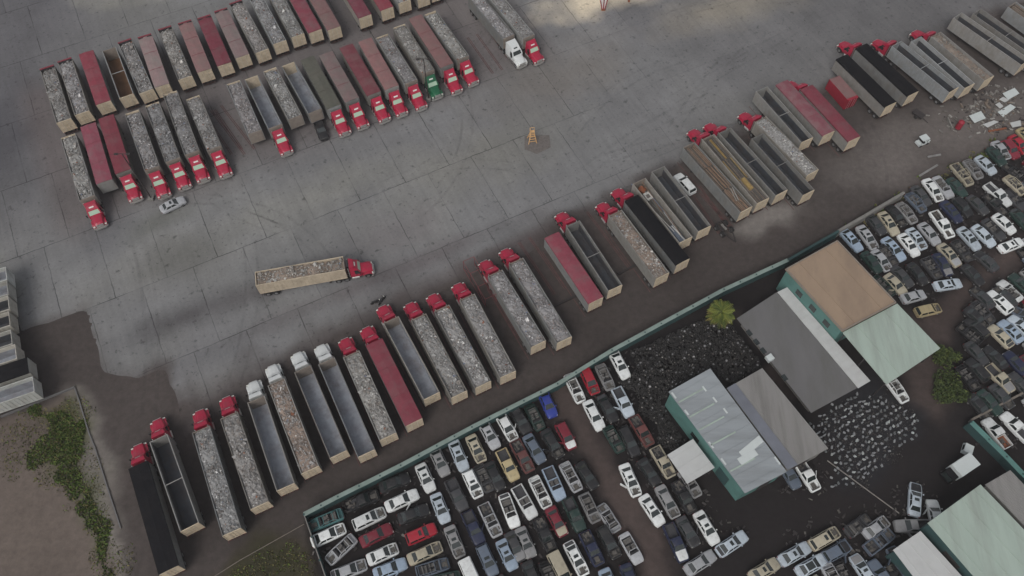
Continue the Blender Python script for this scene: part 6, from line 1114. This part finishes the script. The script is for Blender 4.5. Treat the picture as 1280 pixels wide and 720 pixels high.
cells=[(i,j) for i in range(-40,60) for j in range(-40,40)]; rr.shuffle(cells)
for i,j in cells:
    if 1:
        p=o0+u*(i*.66)+v*(j*.92); p=(p.x+rr.uniform(-.25,.25),p.y+rr.uniform(-.25,.25))
        if not inside(p,poly) or any(inside(p,BL[k]) for k in bk) or rr.random()<.12: continue
        if min(math.dist(p,q) for q in carp)<2.4: continue
        if cnt>=290: continue
        cnt+=1
        o=bpy.data.objects.new('machine_part',PARTM[rr.choice('aaabbc')]); C.objects.link(o); o.location=(p[0],p[1],.01); o.rotation_euler=(0,0,rr.uniform(0,6.3))
        tag(o,'small pale machine part set out on dark ground beside the grey roofed warehouse','machine part','pale machine parts set out on the ground')
gb=MB(); gx=scatter_in=0; P_=np.array(Z['PARTS']); g_=np.random.RandomState(8)
gx=g_.uniform(P_[:,0].min(),P_[:,0].max(),9000); gy=g_.uniform(P_[:,1].min(),P_[:,1].max(),9000); ge=sdf(gx,gy,Z['PARTS'])+vnoise(gx,gy,3,12)*4; gk=(ge<-.1)&(g_.rand(9000)<.5)
for k in bk: gk&=sdf(gx,gy,inset(BL[k],-.2))>0
for x_,y_ in list(zip(gx[gk],gy[gk]))[:1500]:
    s=rr.uniform(.04,.11); M=Matrix.Translation((x_,y_,.03))@Matrix.Rotation(rr.uniform(0,6.3),4,'Z')@Matrix.Rotation(rr.uniform(-.5,.5),4,'X'); gb.box(-s,s,-s*.5,s*.5,-.02,rr.uniform(.03,.15),rr.choice((0,0,0,1,1,2)),M)
tag(gb.build('parts_litter',['chassis_dark','chassis_dark','engine']),'small grey metal bits covering the ground beside the grey roofed warehouse','scrap',kind='stuff')
# loose dark junk mass between the car rows
mb=MB(); poly=Z['JUNK']; occ=[(c[3],c[4]) for c in CARS]
zones=[(-28,12,22,60),(12,34,24,62),(68,100,60,100),(38,75,20,40)]
k=0
while k<1500:
    z_=rr.choice(zones); p=(rr.uniform(z_[0],z_[1]),rr.uniform(z_[2],z_[3]))
    if not inside(p,poly) or edge(p,poly)>-1.0 or any(inside(p,Z[a]) for a in('AISLE','AISLE2','AISLE3','PARTS')) or any(inside(p,inset(q,-.4)) for q in BL.values()): k+=.2; continue
    nd=min(math.dist(p,q[0]) for q in occ)
    if nd<1.5 or nd>3.4: k+=.2; continue
    s=rr.uniform(.08,.32); M=Matrix.Translation((p[0],p[1],.08))@Matrix.Rotation(rr.uniform(0,6.3),4,'Z')@Matrix.Rotation(rr.uniform(-.5,.5),4,'X')
    mb.box(-s,s,-s*rr.uniform(.2,.7),s*rr.uniform(.2,.7),-.04,rr.uniform(.03,.16),rr.choice((0,0,0,0,0,0,1)),M); k+=1
tag(mb.build('scrap_litter',['chassis_dark','engine','sc_lite']),'small dark scrap bits littering the ground between the scrapyard cars','scrap',kind='stuff')
# ---------------------------------------------------------------- vegetation
def scatter(polys,n,seed,wob=4.5,lim=-.1):
    g=np.random.RandomState(seed); out=[]
    for poly in polys:
        P=np.array(poly); m=n*6
        x=g.uniform(P[:,0].min(),P[:,0].max(),m);y=g.uniform(P[:,1].min(),P[:,1].max(),m)
        e=sdf(x,y,poly)+vnoise(x,y,2.2,seed)*wob; k=e<lim; k&=g.rand(len(x))<np.clip(.35-e*.6,0.1,1); out+=list(zip(x[k],y[k]))[:n//len(polys)]
    return out
def blade_mass(name,label,polys,n,mats,hmin,hmax,seed,wd=.12):
    r=random.Random(seed); mb=MB()
    for p in scatter(polys,n,seed):
        a=r.uniform(0,6.3);h=r.uniform(hmin,hmax);w_=wd*r.uniform(.6,1.6); dx,dy=math.cos(a)*w_,math.sin(a)*w_; lx,ly=r.uniform(-.5,.5)*h*1.5,r.uniform(-.5,.5)*h*1.5
        b=len(mb.v); mb.v+=[(p[0]-dx,p[1]-dy,0),(p[0]+dx,p[1]+dy,0),(p[0]+dx*.4+lx,p[1]+dy*.4+ly,h),(p[0]-dx*.4+lx,p[1]-dy*.4+ly,h)]; mb.f.append((b,b+1,b+2,b+3)); mb.m.append(r.randrange(len(mats)))
    return tag(mb.build(name,mats),label,'grass',kind='stuff')
blade_mass('ground_weeds','green weeds spreading over the sandy lot at lower left',[Z['GRASS1'],Z['GRASS2'],Z['GRASS2']],9000,['grass_a','grass_a','grass_b','grass_c'],.05,.26,3,wd=.17)
blade_mass('sparse_weeds','scattered low weeds thinning out across the sandy lot at lower left',[Z['GRASSW']],3500,['grass_a','grass_b','grass_b'],.04,.2,13,wd=.12)
blade_mass('verge_grass','dull dry grass on the verge below the scrapyard corner',[Z['GRASS3']],1100,['grass_a','grass_b','grass_b'],.04,.2,4)
blade_mass('wall_weeds','dull green weeds growing along the upper right wall',[Z['GRASS4']],3000,['grass_a','grass_b'],.1,.45,5)
def leafball(name,label,c,rx,rz,n,mats,seed,cat='bush',trunk=None):
    t=thing(name,label,cat,(c[0],c[1],0)); r=random.Random(seed); mb=MB()
    lob=[(Vector((r.uniform(-.75,.75)*rx,r.uniform(-.75,.75)*rx,rz*r.uniform(.2,.75))),r.uniform(.18,.5)*rx) for _ in range(14)]
    for i in range(n):
        o,s=r.choice(lob); d=Vector((r.gauss(0,1),r.gauss(0,1),r.gauss(0,.8))).normalized()*s*r.uniform(.55,1.05); p=o+d; p.z=max(.05,p.z)
        M=Matrix.Translation(p)@Matrix.Rotation(r.uniform(0,6.3),4,'Z')@Matrix.Rotation(r.uniform(-1,1),4,'X')@Matrix.Rotation(r.uniform(-1,1),4,'Y'); q=r.uniform(.07,.22)
        mb.quad(*[M@Vector(v_) for v_ in ((-q,-q*.5,0),(q,-q*.5,0),(q*.6,q*.5,0),(-q*.6,q*.5,0))],r.randrange(len(mats)))
    mb.build('foliage',mats,t); MB().cyl((0,0,0),(0,0,rz*.5),.09,8).build('stem',['bark'],t); return t
leafball('leafy_bush','green leafy bush touching the corner of the pale mint canopy',PT['bush1'],2.0,2.0,2600,['bush_a','bush_b'],8)
leafball('leafy_bush','darker green bush just south of the canopy corner bush',PT['bush2'],2.8,1.7,3600,['bush_a','bush_a','bush_b'],9)
# palm: fronds as folded leaf strips, dry skirt below
pt=thing('palm_tree','bushy yellow-green palm tree between the teal wall and the grey warehouse','tree',(PT['palm'][0],PT['palm'][1],0))
top=Vector((PT['palmtop'][0]-PT['palm'][0],PT['palmtop'][1]-PT['palm'][1],4.6)); mb=MB(); 
for i in range(8): 
    a=Vector((0,0,0)).lerp(top,i/8);b_=Vector((0,0,0)).lerp(top,(i+1)/8); mb.cyl(a,b_,.24-.008*i,10,0,r2=.20-.008*i)
mb.build('trunk',['bark'],pt); r=random.Random(4)
def frond(mb,az,el,L,m,droop):
    d=Vector((math.cos(az),math.sin(az),0)); s=Vector((-d.y,d.x,0)); pts_=[]
    for k in range(7):
        t=k/6; pts_.append(top+d*(L*t*math.cos(el*(1-t*.5)))+Vector((0,0,L*(math.sin(el)*t-droop*t*t))))
    for k in range(6):
        for sg in (-1,1):
            for q in range(2):
                a=pts_[k].lerp(pts_[k+1],q/2); w_=.55*math.sin(math.pi*min(1,(k+q/2)/6*.85+.12)); e=a+s*sg*w_+d*.28+Vector((0,0,-.16-r.uniform(0,.12)))
                mb.quad(a,a+d*.10,e+d*.05,e-d*.02,m)
        mb.bar(pts_[k],pts_[k+1],.035,m)
cr=MB(); sk=MB()
for i in range(84): frond(cr,r.uniform(0,6.3),r.uniform(-.1,1.45),r.uniform(1.7,2.35),r.choice((0,0,2,1,1)),r.uniform(.35,.65))
for i in range(34): frond(sk,r.uniform(0,6.3),r.uniform(-.9,-.1),r.uniform(1.5,2.2),0,r.uniform(.3,.6))
cr.build('crown',['leaf_a','leaf_b','bush_b'],pt); sk.build('dry_fronds',['leaf_c'],pt)
# ---------------------------------------------------------------- lamps, odd things in the yard
for k,h,lab in (('pole1',12.5,'tall dark light pole standing between trucks left in the upper front row'),('pole2',10.5,'tall dark light pole beside the green truck tractor')):
    t=thing('light_pole',lab,'light pole',(*PT[k],GZ),0,'light poles among the upper trucks')
    MB().box(-.45,.45,-.45,.45,0,.55).build('footing',['concrete_wall'],t); MB().cyl((0,0,.55),(0,0,h),.13,10,0,r2=.08).build('mast',['chassis_dark'],t)
    MB().bar((-1,0,h),(1,0,h),.08).build('cross_arm',['chassis_dark'],t)
    for s in (-1,1): MB().box(s*1.0-.3,s*1.0+.3,-.18,.18,h-.12,h+.02).build('lamp_head',['chassis_dark'],t)
a=PT['cont_a'];b=PT['cont_b']; c=((a[0]+b[0])/2,(a[1]+b[1])/2); ang=math.atan2(b[1]-a[1],b[0]-a[0])
t=thing('shipping_container','short red shipping container with dusty pink top, between red and black tarped trailers','container',(*c,GZ),ang)
mb=MB(); mb.box(-2.95,2.95,-1.17,1.17,.12,2.55)
for i in range(22):
    x=-2.8+5.6*i/21
    for s in (-1,1): mb.box(x-.06,x+.06,s*1.171-(0 if s>0 else .03),s*1.171+(.03 if s>0 else 0),.2,2.45)
mb.build('body',['container_red'],t); MB().box(-2.9,2.5,-1.15,1.15,2.552,2.60).build('roof',['tarp_pink'],t)
for y in (-.58,.58): MB().box(2.955,3.0,y-.55,y+.55,.18,2.45).build('door',['container_red'],t)
mb=MB(); 
for y in (-.8,-.35,.35,.8): mb.cyl((3.03,y,.2),(3.03,y,2.4),.025,6)
mb.build('lock_rod',['chrome'],t)
for x in (-2.85,2.85):
    for y in (-1.1,1.1): MB().box(x-.12,x+.12,y-.1,y+.1,0,.118).build('corner_foot',['chassis_dark'],t)
# orange A-frame ladder stand in the worn pit
g=PT['gully']; mb=MB(); mb.poly([(g[0]-2.4,g[1]+1.5),(g[0]-2.4,g[1]-1.6),(g[0]-.2,g[1]-2.8),(g[0]+2.4,g[1]-1.2),(g[0]+2.2,g[1]+1.7)],.062); struct(mb.build('bare_patch',['bare_soil']))
s0=PT['sawhorse']; t=thing('ladder_stand','orange steel A-frame ladder stand alone in the middle of the yard','ladder',(*s0,.04),R(10))
for s in (-1,1):
    for q in (-1,1): MB().bar((s*.75,q*.75,0),(s*.28,q*.12,2.5),.12).build('leg',['orange'],t)
mb=MB()
for z in (.5,1.0,1.5,2.0):
    f=1-z/2.5
    for q in (-1,1): mb.bar((-.28-.47*f,q*(.12+.63*f),z),(.28+.47*f,q*(.12+.63*f),z),.09)
mb.build('rung',['orange'],t); MB().box(-.42,.42,-.25,.25,2.5,2.62).build('platform',['orange'],t)
mb=MB(); mb.bar((-.4,-.25,2.6),(-.4,-.25,3.3),.07).bar((-.4,.25,2.6),(-.4,.25,3.3),.07).bar((-.4,-.25,3.3),(-.4,.25,3.3),.07).bar((.4,.25,2.6),(.4,.25,3.3),.07).bar((-.4,.25,3.3),(.4,.25,3.3),.07); mb.build('guard_rail',['orange'],t)
def motorbike(loc,rz,lab):
    t=thing('motorcycle',lab,'motorcycle',(*loc,GZ),rz,'motorcycles by the red truck')
    for x in (-.72,.72):
        wm=MB(); ring(wm,Matrix.Translation((x,0,.32))@Matrix.Rotation(R(90),4,'X'),.26,.06,14,5); wm.cyl((x,-.05,.32),(x,.05,.32),.12,8); wm.build('wheel',['rubber'],t)
    MB().bar((-.6,0,.5),(.45,0,.62),.12).bar((.72,0,.35),(.42,0,.95),.07).bar((-.7,0,.35),(-.1,0,.5),.08).box(-.25,.2,-.16,.16,.3,.58).build('frame',['chassis_dark'],t)
    MB().hexa([(-.05,-.15,.68),(.4,-.12,.7),(.4,.12,.7),(-.05,.15,.68),(0,-.11,.9),(.36,-.09,.92),(.36,.09,.92),(0,.11,.9)]).build('fuel_tank',['black_plastic'],t)
    MB().box(-.75,-.05,-.13,.13,.70,.82).build('seat',['black_plastic'],t); MB().bar((.42,-.36,1.0),(.42,.36,1.0),.05).build('handlebar',['chassis_dark'],t)
    MB().box(.5,.6,-.1,.1,.78,.95).build('headlight',['lamp_clear'],t)
motorbike(PT['bike1'],R(20),'black motorcycle farther left beside the red truck nose'); motorbike(PT['bike2'],R(60),'black motorcycle nearest the red truck nose')
# wrecked dark dolly at the end of the empty bay
w_=PT['wreck']; t=thing('axle_dolly','black wrecked axle dolly with a drawbar at the end of an empty bay','dolly',(*w_,.02),R(-58))
MB().bar((-1.6,-.6,.7),(1.4,-.6,.7),.16).bar((-1.6,.6,.7),(1.4,.6,.7),.16).bar((-1.6,-.6,.7),(-1.6,.6,.7),.16).bar((1.4,-.6,.7),(3.0,0,.5),.14).bar((1.4,.6,.7),(3.0,0,.5),.14).bar((0,-.6,.72),(0,.6,.72),.14).build('frame',['chassis_dark'],t)
MB().box(-1.0,.3,-.16,.2,.78,.92).build('plate',['sc_grey'],t)
for x in (-1.0,.6):
    for s in (-1,1): o=bpy.data.objects.new('wheel',DW); C.objects.link(o); o.parent=t; o.location=(x,s*.95,.5)
w_=PT['barrow']; t=thing('small_cart','small dark cart left alone below the upper right trailers','cart',(*w_,0),R(-50))
MB().hexa([(-.9,-.5,.4),(.9,-.5,.4),(.9,.5,.4),(-.9,.5,.4),(-1.1,-.65,.95),(1.1,-.65,.95),(1.1,.65,.95),(-1.1,.65,.95)]).build('tub',['chassis_dark'],t)
for s in (-1,1): MB().cyl((0,s*.6,.32),(0,s*.72,.32),.32,12).build('wheel',['rubber'],t)
MB().bar((1.0,0,.6),(2.3,0,.3),.08).build('handle',['chassis_dark'],t)
w_=PT['barrel']; t=thing('red_tank','small upright red tank standing on the dirt by the wall','tank',(*w_,0))
MB().cyl((0,0,.1),(0,0,1.7),.55,16,0).build('shell',['container_red'],t); MB().cyl((0,0,1.7),(0,0,1.95),.53,16,0,r2=.2).build('dome',['container_red'],t); MB().cyl((0,0,0),(0,0,.1),.6,16).build('base_ring',['chassis_dark'],t)
p=PL['p4']; tag(MB().bar((*p[0],.3),(*p[1],.3),.25,0,.5).build('metal_trough',['sc_grey']),'narrow grey metal trough lying left of the small red tank','trough')
labs=['silvery white panel lying apart left of the panel pile','white corrugated panel lowest of the pile','large white panel in the middle of the pile','pale blue-white panel topmost of the pile','white panel lying alone left of the red tank','small white panel second from the top of the pile','small pale panel between the two larger panels','dull white panel at the right end of the pile']
for (k,q),lb in zip(SH.items(),labs):
    if k=='s5': continue
    t=MB(); zz=.25+.08*(int(k[1])%3); t.prism([tuple(p_) for p_ in q],zz,zz+.05)
    for i in range(5): t.bar((*bil(q,(i+.5)/5,.03),zz+.065),(*bil(q,(i+.5)/5,.97),zz+.065),.08,0,.03)
    for u_ in (.2,.8): t.bar((*bil(q,u_,.1),zz/2),(*bil(q,u_,.9),zz/2),.1,1,zz)
    tag(t  .build('roof_sheet',['skylight' if k in('s1','s4','s3') else 'roof_white','wood']),lb,'panel','loose metal panels by the upper right dirt')
for k,lb in (('p1','upper pale plank lying on the dirt above the mossy wall'),('p2','long pale plank lying nearest the mossy wall'),('p3','rusty red beam lying below the white panels')):
    a,b=PL[k]; tag(MB().bar((*a,.15),(*b,.15),.35,0,.2).build('plank',['rust' if k=='p3' else 'roof_brown']),lb,'plank')
a,b=PL['p5']; tag(MB().bar((*a,.25),(*b,.25),1.6,0,.08).box(a[0]-.1,a[0]+.2,a[1]-.1,a[1]+.2,0,.22).build('scrap_sheet',['blue_grey']),'loose lavender-grey car panel beside the beige hatchback','panel')
c5=bil(SH['s5'],.5,.5); t=thing('utility_cart','small white utility cart standing alone left of the red tank','cart',(c5[0],c5[1],0),R(25))
MB().box(-1.2,1.2,-.6,.6,.3,.55).box(.75,1.2,-.58,.58,.55,.95).box(-1.2,-.5,-.58,.58,.55,.8).build('body',['skylight'],t); MB().box(-.95,.6,-.62,.62,1.75,1.83).build('roof',['skylight'],t)
for x in (-.9,.55):
    for y in (-.55,.55): MB().cyl((x,y,.55),(x,y,1.75),.03,6).build('roof_post',['chassis_dark'],t)
MB().box(-.45,.15,-.5,.5,.55,.85).box(-.5,-.4,-.5,.5,.85,1.25).build('seat',['black_plastic'],t)
for x in (-.8,.8):
    for y in (-.6,.6): MB().cyl((x,y-.08,.26),(x,y+.08,.26),.26,12).build('wheel',['rubber'],t)
rj=random.Random(77); mb=MB()
for i in range(420):
    a_=rj.choice(list(SH.values()))[0]; p=(a_[0]+rj.gauss(0,3.0),a_[1]+rj.gauss(0,1.8))
    if a_ is SH['s5'][0]: continue
    s_=rj.uniform(.06,.45); M=Matrix.Translation((p[0],p[1],.1))@Matrix.Rotation(rj.uniform(0,6.3),4,'Z')@Matrix.Rotation(rj.uniform(-.4,.4),4,'X'); mb.box(-s_,s_,-s_*rj.uniform(.1,.6),s_*rj.uniform(.1,.6),-.04,rj.uniform(.02,.25),rj.choice((0,0,1,1,2,3,4)),M)
tag(mb.build('yard_debris',['sc_dark','sc_grey','sc_lite','sc_brown','chassis_dark']),'loose mixed debris scattered around the white roof sheets at upper right','scrap',kind='stuff')
# box van body
w_=PT['van']; t=thing('box_truck','small truck with a white box body near the mint green shed','truck',(*w_,.02),R(30))
MB().box(-1.9,1.7,-1.05,1.05,.75,2.7).build('cargo_box',['skylight'],t); MB().box(-1.85,1.65,-1.0,1.0,2.701,2.74).build('box_roof',['skylight'],t)
MB().hexa([(-3.2,-.9,.5),(-1.95,-.95,.5),(-1.95,.95,.5),(-3.2,.9,.5),(-2.9,-.8,1.9),(-1.95,-.85,2.0),(-1.95,.85,2.0),(-2.9,.8,1.9)]).build('cab',['tarp_black'],t)
MB().quad((-3.2+.02,-.75,1.0),(-3.2+.02,.75,1.0),(-2.94,.7,1.8),(-2.94,-.7,1.8)).build('windshield',['glass_dark'],t)
MB().box(-3.0,1.6,-.4,.4,.5,.74).build('chassis',['chassis_dark'],t)
for x in (-2.5,.8):
    for s in (-1,1): o=bpy.data.objects.new('wheel',CW); C.objects.link(o); o.parent=t; o.location=(x,s*.88,.36); o.scale=(1.12,1.12,1.12)
w_=PT['cap']; t=thing('pickup_shell','small white pickup bed shell lying above the box truck','shell',(*w_,.0),R(60))
MB().hexa([(-.85,-.75,.1),(.85,-.75,.1),(.85,.75,.1),(-.85,.75,.1),(-.7,-.6,.85),(.7,-.6,.85),(.7,.6,.85),(-.7,.6,.85)]).build('shell',['skylight'],t)
for s in (-1,1): MB().quad((-.5,s*.735,.25),(.5,s*.735,.25),(.42,s*.63,.75),(-.42,s*.63,.75)).build('window',['glass_dark'],t)
# red rack leaning in the bay
w_=PT['rack']; t=thing('steel_rack','tall open red steel rack standing in the bay between scrap trailers','rack',(*w_,GZ),R(-62))
for x in (-4,-1.4,1.4,4):
    for s in (-1,1): MB().bar((x,s*1.0,0),(x,s*1.0,2.6),.06).build('upright',['rack_red'],t)
mb=MB()
for s in (-1,1): mb.bar((-4,s*1,2.6),(4,s*1,2.6),.06).bar((-4,s*1,.2),(4,s*1,.2),.06).bar((-4,s*1,.2),(-1.4,s*1,2.6),.045).bar((1.4,s*1,2.6),(4,s*1,.2),.06)
for x in (-4,-1.4,1.4,4): mb.bar((x,-1,2.6),(x,1,2.6),.06)
mb.build('rail',['rack_red'],t)
# striped mast foot at the top edge
for k,lb,s_ in (('mast','red and white leaning steel mast foot at the top edge of the yard',1.0),('mast2','short rusty steel post foot right of the red and white mast',.5)):
    w_=PT[k]; t=thing('mast_foot',lb,'mast',(*w_,GZ))
    MB().box(-.4*s_,.4*s_,-.4*s_,.4*s_,0,.3).build('footing',['rust'],t)
    mb=MB(); mb.hexa([(-.25*s_,-.15*s_,.3),(.25*s_,-.15*s_,.3),(.25*s_,.15*s_,.3),(-.25*s_,.15*s_,.3),(-1.6*s_,-.4*s_,5.5*s_),(.9*s_,-.4*s_,5.5*s_),(.9*s_,.4*s_,5.5*s_),(-1.6*s_,.4*s_,5.5*s_)]); mb.build('panel',['marker_white' if k=='mast' else 'rust'],t)
    if k=='mast':
        for a_,b_ in (((-.28,-.2,.3),(-1.63,-.45,5.5)),((.28,-.2,.3),(.93,-.45,5.5)),((0,-.2,.3),(-.2,-.45,5.5))): MB().bar(a_,b_,.16).build('edge_beam',['container_red'],t)

# ---------------------------------------------------------------- haze: one closed box of even, pale air around the whole scene
hz_=MB().box(-910,910,-710,1210,-1.12,117.5).build('haze',['tarp_black']); hz_.data.materials.clear()
m=bpy.data.materials.new('haze_air'); m.use_nodes=True; n=m.node_tree.nodes; l=m.node_tree.links; n.clear()
pv=n.new('ShaderNodeVolumePrincipled'); pv.inputs['Color'].default_value=(.92,.90,.93,1); pv.inputs['Density'].default_value=HAZE
om=n.new('ShaderNodeOutputMaterial'); l.new(pv.outputs[0],om.inputs['Volume']); hz_.data.materials.append(m); struct(hz_,'stuff'); tag(hz_,'thin pale haze in the air over the whole yard','haze',kind='stuff')
